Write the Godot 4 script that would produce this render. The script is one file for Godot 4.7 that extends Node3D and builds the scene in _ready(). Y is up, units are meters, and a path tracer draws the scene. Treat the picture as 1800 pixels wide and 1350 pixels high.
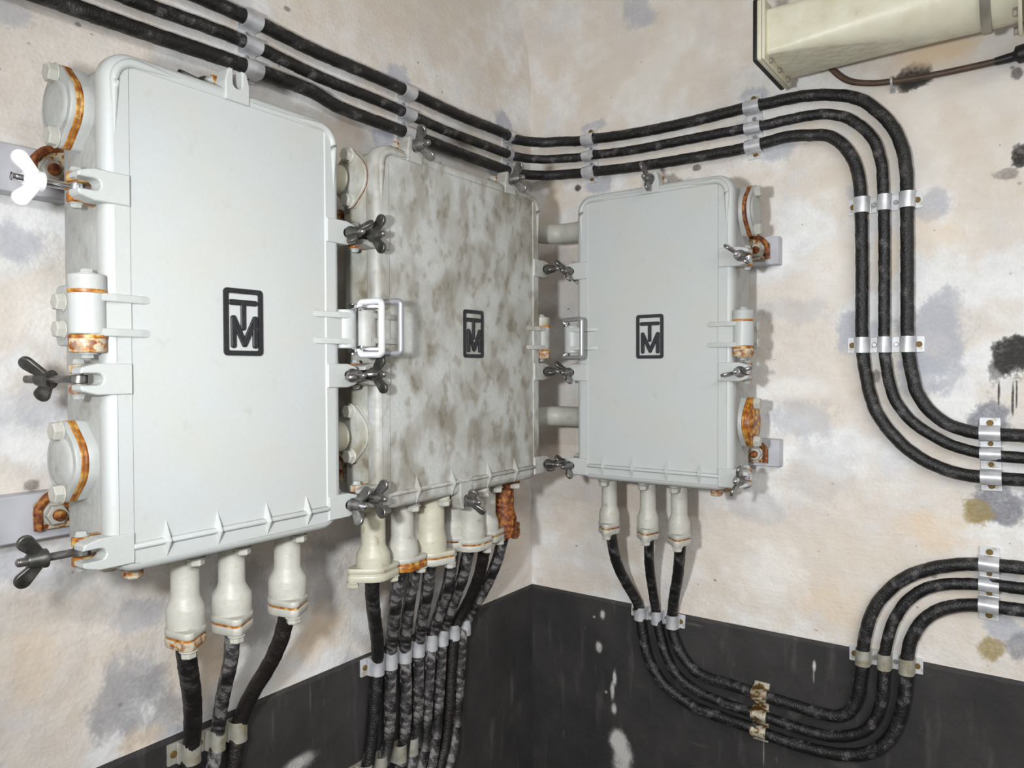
extends Node3D
# A corner of a bunker room: two plastered walls with a black painted dado, three cast junction boxes,
# strapped black cables, a cream air duct. Left wall is the plane x = 0, right wall the plane z = 0.

const CAM_POS := Vector3(0.9807, 1.5534, 1.4494)
const DADO := 1.047
const COVE_Y := 2.2
const COVE_R := 0.3
const CEIL := 2.5
const ROOM_X := 2.6
const ROOM_Z := 3.0
const UNSEEN_LAMP_ENERGY := 3.0

var M := {}
var meshes := {}
var rng := RandomNumberGenerator.new()

func _ready():
	rng.seed = 7
	# camera
	var cam := Camera3D.new()
	cam.name = "camera"
	cam.fov = 2.0 * rad_to_deg(atan(675.0 / 1307.3))
	cam.near = 0.02
	cam.far = 50.0
	var rb := Basis(Vector3.UP, deg_to_rad(35.593)) * Basis(Vector3.RIGHT, deg_to_rad(-1.101)) * Basis(Vector3.BACK, deg_to_rad(-0.1956))
	cam.transform = Transform3D(rb, CAM_POS)
	add_child(cam)
	cam.current = true
	# surroundings and exposure
	var we := WorldEnvironment.new()
	we.name = "environment"
	var env := Environment.new()
	env.background_mode = Environment.BG_COLOR
	env.background_color = Color(0, 0, 0)
	env.tonemap_mode = Environment.TONE_MAPPER_LINEAR
	env.tonemap_exposure = 1.0
	env.sdfgi_enabled = true
	env.ssao_enabled = true
	env.ssil_enabled = true
	we.environment = env
	add_child(we)
	# the hand-held light of the photographer, left of the lens and a little behind it
	var torch := SpotLight3D.new()
	torch.name = "torch_light"
	torch.position = Vector3(0.74, 1.60, 1.50)
	torch.basis = Basis.looking_at(Vector3(0.26, 1.62, 0.12) - torch.position)
	torch.light_color = Color(0.965, 0.985, 1.0)
	torch.light_energy = 1.15
	torch.light_size = 0.03
	torch.spot_range = 12.0
	torch.spot_attenuation = 2.0
	torch.spot_angle = 55.0
	torch.spot_angle_attenuation = 1.0
	torch.shadow_enabled = true
	add_child(torch)

	make_materials()
	build_room()
	build_unseen_lamps()
	build_boxes()
	build_pipes()
	build_cables()
	build_clamps()
	build_duct()

# ------------------------------------------------------------------ naming
var used := {}
func numbered(n: String) -> String:
	if not used.has(n):
		used[n] = 0
		return n
	used[n] += 1
	return "%s_%03d" % [n, used[n]]

func tag(o: Node, label: String, category: String, group := ""):
	o.set_meta("label", label)
	o.set_meta("category", category)
	if group != "":
		o.set_meta("group", group)

func thing(called: String, label: String, category: String, xf := Transform3D.IDENTITY, group := "") -> Node3D:
	var o := Node3D.new()
	o.name = numbered(called)
	add_child(o)
	o.transform = xf
	tag(o, label, category, group)
	return o

func put(called: String, mesh: Mesh, mat: Material, parent: Node = null, xf := Transform3D.IDENTITY) -> MeshInstance3D:
	var o := MeshInstance3D.new()
	o.name = called if parent != null else numbered(called)
	o.mesh = mesh
	o.material_override = mat
	o.transform = xf
	if parent == null:
		add_child(o)
	else:
		parent.add_child(o, true)
	return o

func struct(called: String, mesh: Mesh, mat: Material) -> MeshInstance3D:
	var o := put(called, mesh, mat)
	o.set_meta("kind", "structure")
	return o

# ------------------------------------------------------------------ shapes
func tool() -> SurfaceTool:
	var st := SurfaceTool.new()
	st.begin(Mesh.PRIMITIVE_TRIANGLES)
	return st

func done(st: SurfaceTool) -> ArrayMesh:
	st.generate_normals()
	return st.commit()

func quad(st: SurfaceTool, a: Vector3, b: Vector3, c: Vector3, d: Vector3):
	# a b c d run anticlockwise seen from outside; written clockwise
	for p in [a, c, b, a, d, c]:
		st.add_vertex(p)

func tri(st: SurfaceTool, a: Vector3, b: Vector3, c: Vector3):
	for p in [a, c, b]:
		st.add_vertex(p)

func at(x: float, y: float, z: float) -> Transform3D:
	return Transform3D(Basis.IDENTITY, Vector3(x, y, z))

func frame(x: Vector3, y: Vector3, z: Vector3, o: Vector3) -> Transform3D:
	return Transform3D(Basis(x, y, z), o)

# convex hull of circles [x, y, r], as an anticlockwise outline
func hull(circles: Array, n := 40) -> PackedVector2Array:
	var out := PackedVector2Array()
	for i in n:
		var a := TAU * i / n
		var d := Vector2(cos(a), sin(a))
		var best := -1e9
		var p := Vector2.ZERO
		for c in circles:
			var s: float = c[0] * d.x + c[1] * d.y + c[2]
			if s > best:
				best = s
				p = Vector2(c[0], c[1]) + d * float(c[2])
		if out.is_empty() or out[out.size() - 1].distance_to(p) > 1e-5:
			out.append(p)
	return out

func rrect(hx: float, hy: float, r: float, n := 6) -> PackedVector2Array:
	var out := PackedVector2Array()
	for k in 4:
		var c := Vector2((hx - r) * (1 if k == 0 or k == 3 else -1), (hy - r) * (1 if k < 2 else -1))
		for i in n + 1:
			var a := PI / 2 * (k + float(i) / n)
			out.append(c + Vector2(cos(a), sin(a)) * r)
	return out

func inset(p: PackedVector2Array, d: float) -> PackedVector2Array:
	if d == 0.0:
		return p
	var out := PackedVector2Array()
	var n := p.size()
	for i in n:
		var e0 := (p[i] - p[(i + n - 1) % n]).normalized()
		var e1 := (p[(i + 1) % n] - p[i]).normalized()
		var n0 := Vector2(-e0.y, e0.x)
		var n1 := Vector2(-e1.y, e1.x)
		var m := n0 + n1
		m = m / maxf(0.35, m.length_squared() / 2.0) if m.length() > 0.01 else n0
		out.append(p[i] + m * d)
	return out

func cap(st: SurfaceTool, ring: PackedVector2Array, h: float, xf: Transform3D, up: bool):
	var ix := Geometry2D.triangulate_polygon(ring)
	st.set_smooth_group(-1)
	for k in range(0, ix.size(), 3):
		var a := ring[ix[k]]
		var b := ring[ix[k + 1]]
		var c := ring[ix[k + 2]]
		if ((b - a).cross(c - a) < 0.0) == up:
			var s := b
			b = c
			c = s
		tri(st, xf * Vector3(a.x, a.y, h), xf * Vector3(b.x, b.y, h), xf * Vector3(c.x, c.y, h))

# an outline run along z through [inset, height] steps
func slab(st: SurfaceTool, outline: PackedVector2Array, steps: Array, xf := Transform3D.IDENTITY, bottom := true, smooth := true):
	var rings := []
	for s in steps:
		rings.append(inset(outline, s[0]))
	if bottom:
		cap(st, rings[0], steps[0][1], xf, false)
	cap(st, rings[rings.size() - 1], steps[steps.size() - 1][1], xf, true)
	for k in rings.size() - 1:
		st.set_smooth_group(0 if smooth else -1)
		var r0: PackedVector2Array = rings[k]
		var r1: PackedVector2Array = rings[k + 1]
		var h0: float = steps[k][1]
		var h1: float = steps[k + 1][1]
		var n := r0.size()
		for i in n:
			var j := (i + 1) % n
			quad(st, xf * Vector3(r0[i].x, r0[i].y, h0), xf * Vector3(r0[j].x, r0[j].y, h0), xf * Vector3(r1[j].x, r1[j].y, h1), xf * Vector3(r1[i].x, r1[i].y, h1))

func bevelled(h0: float, h1: float, b: float) -> Array:
	return [[b, h0], [b * 0.3, h0 + b * 0.3], [0.0, h0 + b], [0.0, h1 - b], [b * 0.3, h1 - b * 0.3], [b, h1]]

func box(st: SurfaceTool, c: Vector3, s: Vector3, b := 0.001, xf := Transform3D.IDENTITY):
	var o := PackedVector2Array([Vector2(s.x, s.y) / 2, Vector2(-s.x, s.y) / 2, Vector2(-s.x, -s.y) / 2, Vector2(s.x, -s.y) / 2])
	slab(st, o, [[b, -s.z / 2], [0.0, -s.z / 2 + b], [0.0, s.z / 2 - b], [b, s.z / 2]], xf * at(c.x, c.y, c.z), true, false)

# profile of [radius, height] spun about z; a height repeated makes a sharp edge
func lathe(st: SurfaceTool, prof: Array, xf := Transform3D.IDENTITY, n := 24, group := 0):
	for k in prof.size() - 1:
		var r0: float = prof[k][0]
		var h0: float = prof[k][1]
		var r1: float = prof[k + 1][0]
		var h1: float = prof[k + 1][1]
		st.set_smooth_group(group if prof[k].size() < 3 else -1)
		for i in n:
			var a0 := TAU * i / n
			var a1 := TAU * (i + 1) / n
			var p := Vector3(cos(a0) * r0, sin(a0) * r0, h0)
			var q := Vector3(cos(a1) * r0, sin(a1) * r0, h0)
			var r := Vector3(cos(a1) * r1, sin(a1) * r1, h1)
			var s := Vector3(cos(a0) * r1, sin(a0) * r1, h1)
			if r0 > 1e-6 and r1 > 1e-6:
				quad(st, xf * p, xf * q, xf * r, xf * s)
			elif r0 > 1e-6:
				tri(st, xf * p, xf * q, xf * s)
			else:
				tri(st, xf * p, xf * r, xf * s)

# each piece of the profile gets its own smooth group, so edges stay crisp
func turned(st: SurfaceTool, parts: Array, xf := Transform3D.IDENTITY, n := 24):
	for k in parts.size():
		lathe(st, parts[k], xf, n, k + 1)

func rod(st: SurfaceTool, r: float, h0: float, h1: float, xf := Transform3D.IDENTITY, n := 20, b := 0.0008):
	turned(st, [[[0.0, h0], [r - b, h0]], [[r - b, h0], [r, h0 + b]], [[r, h0 + b], [r, h1 - b]], [[r, h1 - b], [r - b, h1]], [[r - b, h1], [0.0, h1]]], xf, n)

func hexagon(r: float) -> PackedVector2Array:
	var o := PackedVector2Array()
	for i in 6:
		o.append(Vector2(cos(TAU * i / 6), sin(TAU * i / 6)) * r)
	return o

func smooth_path(pts: Array, step: float) -> PackedVector3Array:
	# Catmull-Rom through the points, then evenly spaced
	var dense := PackedVector3Array()
	for i in pts.size() - 1:
		var p0: Vector3 = pts[maxi(i - 1, 0)]
		var p1: Vector3 = pts[i]
		var p2: Vector3 = pts[i + 1]
		var p3: Vector3 = pts[mini(i + 2, pts.size() - 1)]
		for k in 12:
			dense.append(p1.cubic_interpolate(p2, p0, p3, k / 12.0))
	dense.append(pts[pts.size() - 1])
	# ease out the unevenness of the measured points
	for pass_ in 10:
		var was := dense.duplicate()
		for i in range(1, dense.size() - 1):
			dense[i] = (was[i - 1] + was[i] * 2.0 + was[i + 1]) / 4.0
	var out := PackedVector3Array([dense[0]])
	var carry := 0.0
	for i in dense.size() - 1:
		var d := dense[i].distance_to(dense[i + 1])
		var t := step - carry
		while t <= d:
			out.append(dense[i].lerp(dense[i + 1], t / d))
			t += step
		carry = d - (t - step)
	if out[out.size() - 1].distance_to(dense[dense.size() - 1]) > step * 0.3:
		out.append(dense[dense.size() - 1])
	return out

# a tube along points; radius from a Callable (index, angle index) or a number; uv.y in metres
func tube(st: SurfaceTool, path: PackedVector3Array, radius, n := 14, closed := false, flat := 1.0):
	var m := path.size()
	var t_prev := Vector3.ZERO
	var side := Vector3.ZERO
	var rows := []
	var vs := []
	var length := 0.0
	for i in m:
		var t: Vector3
		if closed:
			t = (path[(i + 1) % m] - path[(i + m - 1) % m]).normalized()
		else:
			t = (path[mini(i + 1, m - 1)] - path[maxi(i - 1, 0)]).normalized()
		if i == 0:
			side = t.cross(Vector3.UP if absf(t.y) < 0.9 else Vector3.RIGHT).normalized()
		else:
			side = Quaternion(t_prev, t) * side if t_prev.dot(t) > -0.99 and t_prev.dot(t) < 0.999999 else side
			side = (side - t * side.dot(t)).normalized()
			length += path[i].distance_to(path[i - 1])
		t_prev = t
		var up := t.cross(side)
		var row := PackedVector3Array()
		for k in n + 1:
			var a := TAU * k / n
			var r: float = radius.call(i, k % n, length) if radius is Callable else radius
			row.append(path[i] + (side * cos(a) + up * sin(a) * flat) * r)
		rows.append(row)
		vs.append(length)
	st.set_smooth_group(0)
	var last := m if closed else m - 1
	for i in last:
		var j := (i + 1) % m
		for k in n:
			var quad_ := [[i, k], [i, k + 1], [j, k + 1], [i, k], [j, k + 1], [j, k]]
			for q in quad_:
				st.set_uv(Vector2(float(q[1]) / n, vs[q[0]]))
				st.add_vertex(rows[q[0]][q[1]])
	if not closed:
		st.set_smooth_group(-1)
		for e in [0, m - 1]:
			for k in n:
				var c := path[e]
				var p: Vector3 = rows[e][k]
				var q: Vector3 = rows[e][k + 1]
				for v in ([c, q, p] if e == 0 else [c, p, q]):
					st.set_uv(Vector2(0.5, vs[e]))
					st.add_vertex(v)

# ------------------------------------------------------------------ materials
func noise_bytes(w: int, h: int, freq: float, seed_: int, octaves := 4, sx := 1.0, sy := 1.0) -> PackedByteArray:
	var nz := FastNoiseLite.new()
	nz.noise_type = FastNoiseLite.TYPE_SIMPLEX_SMOOTH
	nz.seed = seed_
	nz.frequency = freq
	nz.fractal_octaves = octaves
	var img := nz.get_image(int(w / sx), int(h / sy), false, false, true)
	if sx != 1.0 or sy != 1.0:
		img.resize(w, h, Image.INTERPOLATE_CUBIC)
	img.convert(Image.FORMAT_L8)
	return img.get_data()

func noise_tex(freq: float, seed_: int, ramp: Array, size := 256, octaves := 4) -> ImageTexture:
	# ramp: [position, colour] pairs
	var nz := FastNoiseLite.new()
	nz.noise_type = FastNoiseLite.TYPE_SIMPLEX_SMOOTH
	nz.seed = seed_
	nz.frequency = freq
	nz.fractal_octaves = octaves
	var img := nz.get_seamless_image(size, size, false, false, 0.15, true)
	img.convert(Image.FORMAT_L8)
	var src := img.get_data()
	var table := PackedByteArray()
	for i in 256:
		var v := i / 255.0
		var c: Color = ramp[0][1]
		for k in ramp.size() - 1:
			if v >= ramp[k][0]:
				var t := clampf((v - ramp[k][0]) / maxf(1e-5, ramp[k + 1][0] - ramp[k][0]), 0, 1)
				c = (ramp[k][1] as Color).lerp(ramp[k + 1][1], t)
		table.append_array(PackedByteArray([int(c.r * 255), int(c.g * 255), int(c.b * 255)]))
	var out := PackedByteArray()
	out.resize(size * size * 3)
	for i in src.size():
		var s := src[i] * 3
		out[i * 3] = table[s]
		out[i * 3 + 1] = table[s + 1]
		out[i * 3 + 2] = table[s + 2]
	return ImageTexture.create_from_image(Image.create_from_data(size, size, false, Image.FORMAT_RGB8, out))

func bump_tex(freq: float, seed_: int, strength: float, size := 256) -> ImageTexture:
	var nz := FastNoiseLite.new()
	nz.seed = seed_
	nz.frequency = freq
	nz.fractal_octaves = 4
	var img := nz.get_seamless_image(size, size)
	img.convert(Image.FORMAT_RGBA8)
	img.bump_map_to_normal_map(strength)
	return ImageTexture.create_from_image(img)

func mat(c: Color, rough: float, metal := 0.0) -> StandardMaterial3D:
	var m := StandardMaterial3D.new()
	m.albedo_color = c
	m.roughness = rough
	m.metallic = metal
	return m

func tex_mat(t: Texture2D, per_metre: float, rough: float, metal := 0.0, bump: Texture2D = null, bump_scale := 0.4) -> StandardMaterial3D:
	var m := mat(Color.WHITE, rough, metal)
	m.albedo_texture = t
	m.uv1_triplanar = true
	m.uv1_scale = Vector3.ONE * per_metre
	if bump != null:
		m.normal_enabled = true
		m.normal_texture = bump
		m.normal_scale = bump_scale
	return m

func make_materials():
	var bump := bump_tex(0.03, 5, 3.0)
	var fine := bump_tex(0.08, 6, 2.0)
	var paint := Color(0.70, 0.71, 0.705)
	var dull := Color(0.655, 0.66, 0.645)
	var rust := Color(0.50, 0.245, 0.075)
	var deep := Color(0.30, 0.135, 0.055)
	var ochre := Color(0.70, 0.47, 0.18)
	M.paint = tex_mat(noise_tex(0.012, 3, [[0.0, paint.darkened(0.05)], [0.45, paint], [0.8, paint.lightened(0.12)], [1.0, Color(0.79, 0.78, 0.72)]], 512, 5), 1.7, 0.42, 0.0, fine, 0.25)
	M.paint_dull = tex_mat(noise_tex(0.02, 9, [[0.0, Color(0.55, 0.53, 0.48)], [0.3, dull], [0.75, dull.lightened(0.1)], [1.0, Color(0.72, 0.70, 0.63)]], 256, 5), 4.0, 0.5, 0.0, fine, 0.3)
	M.gland = tex_mat(noise_tex(0.02, 12, [[0.0, Color(0.50, 0.47, 0.40)], [0.2, Color(0.68, 0.67, 0.63)], [0.8, Color(0.725, 0.715, 0.68)], [0.94, Color(0.66, 0.60, 0.47)], [1.0, rust]], 256, 5), 6.0, 0.45, 0.0, fine, 0.3)
	M.gland_cream = tex_mat(noise_tex(0.02, 13, [[0.0, Color(0.50, 0.45, 0.34)], [0.2, Color(0.70, 0.68, 0.60)], [0.8, Color(0.745, 0.73, 0.66)], [0.94, Color(0.64, 0.56, 0.40)], [1.0, rust]], 256, 5), 6.0, 0.42, 0.0, fine, 0.3)
	M.rusty = tex_mat(noise_tex(0.022, 15, [[0.0, deep], [0.3, rust], [0.42, ochre], [0.5, Color(0.74, 0.70, 0.60)], [1.0, dull]], 256, 4), 14.0, 0.6, 0.0, bump, 0.5)
	M.rust = tex_mat(noise_tex(0.025, 16, [[0.0, Color(0.16, 0.08, 0.05)], [0.3, deep], [0.55, rust], [0.8, ochre], [1.0, Color(0.78, 0.68, 0.45)]], 256, 4), 14.0, 0.65, 0.0, bump, 0.6)
	M.rust_drip = tex_mat(noise_tex(0.02, 18, [[0.0, deep], [0.3, Color(0.47, 0.24, 0.06)], [0.55, Color(0.66, 0.40, 0.10)], [0.75, Color(0.80, 0.66, 0.34)], [1.0, Color(0.78, 0.74, 0.62)]], 256, 4), 12.0, 0.4, 0.0, bump, 0.5)
	M.chrome = mat(Color(0.86, 0.86, 0.88), 0.16, 1.0)
	M.bright = mat(Color(0.95, 0.95, 0.96), 0.32, 0.25)  # glare of the light on the wing nut put into a near-white colour
	M.bail_glare = mat(Color(0.93, 0.93, 0.94), 0.28, 0.55)  # glare on the chromed bail put into its pale colour
	M.bail_grey = mat(Color(0.66, 0.66, 0.67), 0.36, 0.6)
	M.steel = tex_mat(noise_tex(0.03, 20, [[0.0, Color(0.34, 0.33, 0.32)], [0.5, Color(0.50, 0.49, 0.48)], [1.0, Color(0.62, 0.61, 0.60)]], 128), 14.0, 0.32, 0.8)
	M.dark_steel = tex_mat(noise_tex(0.03, 21, [[0.0, Color(0.20, 0.195, 0.185)], [0.6, Color(0.33, 0.325, 0.31)], [1.0, Color(0.45, 0.44, 0.42)]], 128), 14.0, 0.38, 0.6)
	M.galv = tex_mat(noise_tex(0.03, 22, [[0.0, Color(0.70, 0.705, 0.72)], [0.5, Color(0.80, 0.80, 0.81)], [1.0, Color(0.87, 0.87, 0.87)]], 128), 9.0, 0.38, 0.4)
	M.galv_dull = tex_mat(noise_tex(0.03, 23, [[0.0, Color(0.55, 0.50, 0.38)], [0.5, Color(0.70, 0.69, 0.64)], [1.0, Color(0.76, 0.75, 0.72)]], 128), 9.0, 0.5, 0.4)
	M.galv_rust = tex_mat(noise_tex(0.02, 24, [[0.0, Color(0.24, 0.15, 0.06)], [0.38, Color(0.42, 0.30, 0.12)], [0.48, Color(0.74, 0.70, 0.60)], [1.0, Color(0.86, 0.85, 0.82)]], 128), 18.0, 0.5, 0.35)
	M.strip = tex_mat(noise_tex(0.02, 25, [[0.0, Color(0.62, 0.60, 0.52)], [0.3, Color(0.80, 0.80, 0.80)], [1.0, Color(0.88, 0.88, 0.89)]], 128), 9.0, 0.5, 0.2)
	M.screw_brass = mat(Color(0.45, 0.36, 0.17), 0.6, 0.4)
	M.screw = mat(Color(0.60, 0.60, 0.61), 0.4, 0.6)
	M.black = tex_mat(noise_tex(0.05, 30, [[0.0, Color(0.09, 0.09, 0.10)], [0.8, Color(0.13, 0.13, 0.14)], [1.0, Color(0.30, 0.30, 0.31)]], 128), 16.0, 0.5)
	M.rubber = mat(Color(0.085, 0.08, 0.08), 0.5)
	M.plate = tex_mat(noise_tex(0.015, 31, [[0.0, Color(0.66, 0.66, 0.68)], [1.0, Color(0.77, 0.77, 0.79)]], 128), 6.0, 0.6)
	M.duct = tex_mat(noise_tex(0.014, 33, [[0.0, Color(0.64, 0.58, 0.45)], [0.12, Color(0.83, 0.80, 0.70)], [0.5, Color(0.865, 0.845, 0.755)], [1.0, Color(0.89, 0.875, 0.80)]], 512, 5), 2.6, 0.4, 0.0, fine, 0.3)
	M.duct_steel = mat(Color(0.62, 0.60, 0.55), 0.4, 0.5)
	M.brown = tex_mat(noise_tex(0.02, 34, [[0.0, Color(0.25, 0.19, 0.15)], [1.0, Color(0.40, 0.32, 0.25)]], 128), 9.0, 0.5)
	for k in 4:
		M["cable%d" % k] = cable_material(k)
	M.door2 = door_material(true)
	M.door = door_material(false)
	M.body2 = tex_mat(noise_tex(0.014, 36, [[0.0, Color(0.46, 0.42, 0.35)], [0.3, Color(0.64, 0.62, 0.56)], [0.6, Color(0.70, 0.70, 0.67)], [1.0, Color(0.76, 0.76, 0.74)]], 256, 5), 4.0, 0.5, 0.0, fine, 0.3)

# black bitumen-wrapped cable with chalky dust in slanting streaks
func cable_material(k: int) -> StandardMaterial3D:
	var w := 128
	var h := 1024
	var n1 := noise_bytes(w, h, 0.0075, 40 + k, 5)
	var n2 := noise_bytes(w, h, 0.028, 50 + k, 4, 1.5, 1.0)
	var n3 := noise_bytes(w, h, 0.16, 60 + k, 2)
	var dust: float = [0.5, 0.25, 1.15, 0.55][k]
	var base: Color = [Color(0.088, 0.082, 0.079), Color(0.105, 0.086, 0.076), Color(0.105, 0.10, 0.098), Color(0.085, 0.081, 0.079)][k]
	var out := PackedByteArray()
	out.resize(w * h * 3)
	for y in h:
		for x in w:
			var s := ((y + x / 3) % h) * w + x
			var a := n1[y * w + x] / 255.0
			var b := n2[s] / 255.0
			var c := n3[y * w + x] / 255.0
			var d := smoothstep(0.60 - 0.30 * dust, 0.85, a * 0.75 + b * 0.25) * (0.55 + 0.45 * smoothstep(0.35, 0.65, b))
			d = clampf(dust * (d * (0.25 + 1.0 * c) + 0.12 * smoothstep(0.5, 0.85, b)), 0, 0.9)
			var e := 0.75 + 0.5 * c
			var i := (y * w + x) * 3
			out[i] = int(255 * clampf(lerpf(base.r * e, 0.60, d), 0, 1))
			out[i + 1] = int(255 * clampf(lerpf(base.g * e, 0.58, d), 0, 1))
			out[i + 2] = int(255 * clampf(lerpf(base.b * e, 0.575, d), 0, 1))
	var img := Image.create_from_data(w, h, false, Image.FORMAT_RGB8, out)
	var hb := noise_bytes(w, h, 0.10, 70 + k, 3)
	var him := Image.create_from_data(w, h, false, Image.FORMAT_L8, hb)
	him.convert(Image.FORMAT_RGBA8)
	him.bump_map_to_normal_map(3.0)
	var m := mat(Color.WHITE, 0.5)
	m.albedo_texture = ImageTexture.create_from_image(img)
	m.uv1_scale = Vector3(1, 2.2, 1)
	m.normal_enabled = true
	m.normal_texture = ImageTexture.create_from_image(him)
	m.normal_scale = 0.6
	return m

# the painted door: clean with faint spots, or stained brown all over
func door_material(dirty: bool) -> StandardMaterial3D:
	var w := 512
	var h := 640
	var big := noise_bytes(w, h, 0.0065, 81, 4, 1.0, 1.0)
	var run := noise_bytes(w, h, 0.014, 82, 4, 1.0, 2.0)
	var mid := noise_bytes(w, h, 0.026, 83, 3, 1.0, 1.4)
	var small := noise_bytes(w, h, 0.12, 84, 3)
	var out := PackedByteArray()
	out.resize(w * h * 3)
	var clean := Color(0.705, 0.72, 0.72)
	var warm := Color(0.71, 0.71, 0.685)
	for y in h:
		for x in w:
			var i := y * w + x
			var a := big[i] / 255.0
			var b := run[i] / 255.0
			var c := mid[i] / 255.0
			var d := small[i] / 255.0
			var col := clean.lerp(warm, a)
			if dirty:
				var u := float(x) / w
				col = Color(0.735, 0.74, 0.73).lerp(Color(0.68, 0.675, 0.65), c)
				var soil := smoothstep(0.42, 0.85, b) * 0.6 + smoothstep(0.62, 0.85, c) * 0.42 + smoothstep(0.45, 0.75, a) * 0.30 + smoothstep(0.35, 1.0, u) * 0.22 * (0.5 + b)
				soil *= 0.7 + 0.5 * d
				col = col.lerp(Color(0.415, 0.375, 0.31), clampf(soil * 0.66, 0, 0.8))
			else:
				var spot := clampf((c - 0.80) * 5.0, 0, 1) * 0.30 * clampf((b - 0.3) * 3.0, 0, 1)
				col = col.lerp(Color(0.60, 0.58, 0.53), spot)
			var k := (0.96 + 0.08 * d) if dirty else (0.99 + 0.02 * d)
			out[i * 3] = int(255 * clampf(col.r * k, 0, 1))
			out[i * 3 + 1] = int(255 * clampf(col.g * k, 0, 1))
			out[i * 3 + 2] = int(255 * clampf(col.b * k, 0, 1))
	var m := mat(Color.WHITE, 0.5 if dirty else 0.42)
	m.albedo_texture = ImageTexture.create_from_image(Image.create_from_data(w, h, false, Image.FORMAT_RGB8, out))
	m.uv1_triplanar = true
	m.uv1_scale = Vector3(1 / 0.48, 1 / 0.6, 1 / 0.6)
	m.uv1_offset = Vector3(0.5, 0.5, 0.5)
	return m

# ------------------------------------------------------------------ the room
const TEX_W := 1.3
const TEX_C0 := -0.06
const TEX_H := 1.5
# stains of the plaster, soft tints and painted shadows among them: kind, place along the wall, height, half sizes, strength
const STAINS_AND_SHADE_LEFT := [["q",0.45,2.25,0.42,0.16,0.55], ["q",0.12,1.55,0.10,0.5,0.4], ["b",1.069,1.706,0.036,0.023,0.60], ["b",1.060,1.511,0.043,0.026,0.45], ["b",1.084,1.328,0.030,0.027,0.50], ["b",1.044,1.303,0.025,0.014,0.35], ["g",0.953,1.123,0.052,0.057,0.95], ["g",0.903,1.077,0.037,0.031,0.70], ["b",0.895,1.042,0.033,0.024,0.60], ["b",0.940,1.225,0.042,0.027,0.50], ["b",0.867,1.306,0.034,0.032,0.40], ["g",0.776,1.202,0.059,0.082,0.60], ["g",0.629,1.212,0.048,0.057,0.60], ["b",0.562,1.031,0.033,0.030,0.70], ["b",0.439,2.098,0.036,0.025,0.90], ["b",0.481,1.977,0.029,0.023,1.00], ["b",0.106,2.097,0.034,0.028,0.90], ["b",0.145,1.988,0.025,0.015,0.90], ["b",0.770,2.099,0.027,0.019,0.50], ["b",0.767,1.982,0.022,0.012,0.50], ["b",1.083,1.970,0.026,0.020,0.60], ["k",0.688,2.127,0.007,0.005,0.50], ["k",1.064,1.418,0.009,0.007,0.45], ["k",1.003,1.985,0.004,0.003,0.60], ["p",0.636,1.118,0.060,0.043,0.70], ["p",0.842,1.145,0.053,0.049,0.50], ["p",1.064,1.208,0.043,0.048,0.40], ["p",0.935,1.059,0.035,0.019,0.60], ["p",0.578,1.943,0.051,0.058,0.35], ["w",1.046,1.617,0.031,0.041,0.50], ["w",1.067,1.467,0.037,0.017,0.60], ["w",0.916,1.277,0.024,0.019,0.50], ["p",0.081,1.165,0.056,0.078,0.25]]  # grey blots under the nearest box are patches mixed with painted gland shadow
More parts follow.
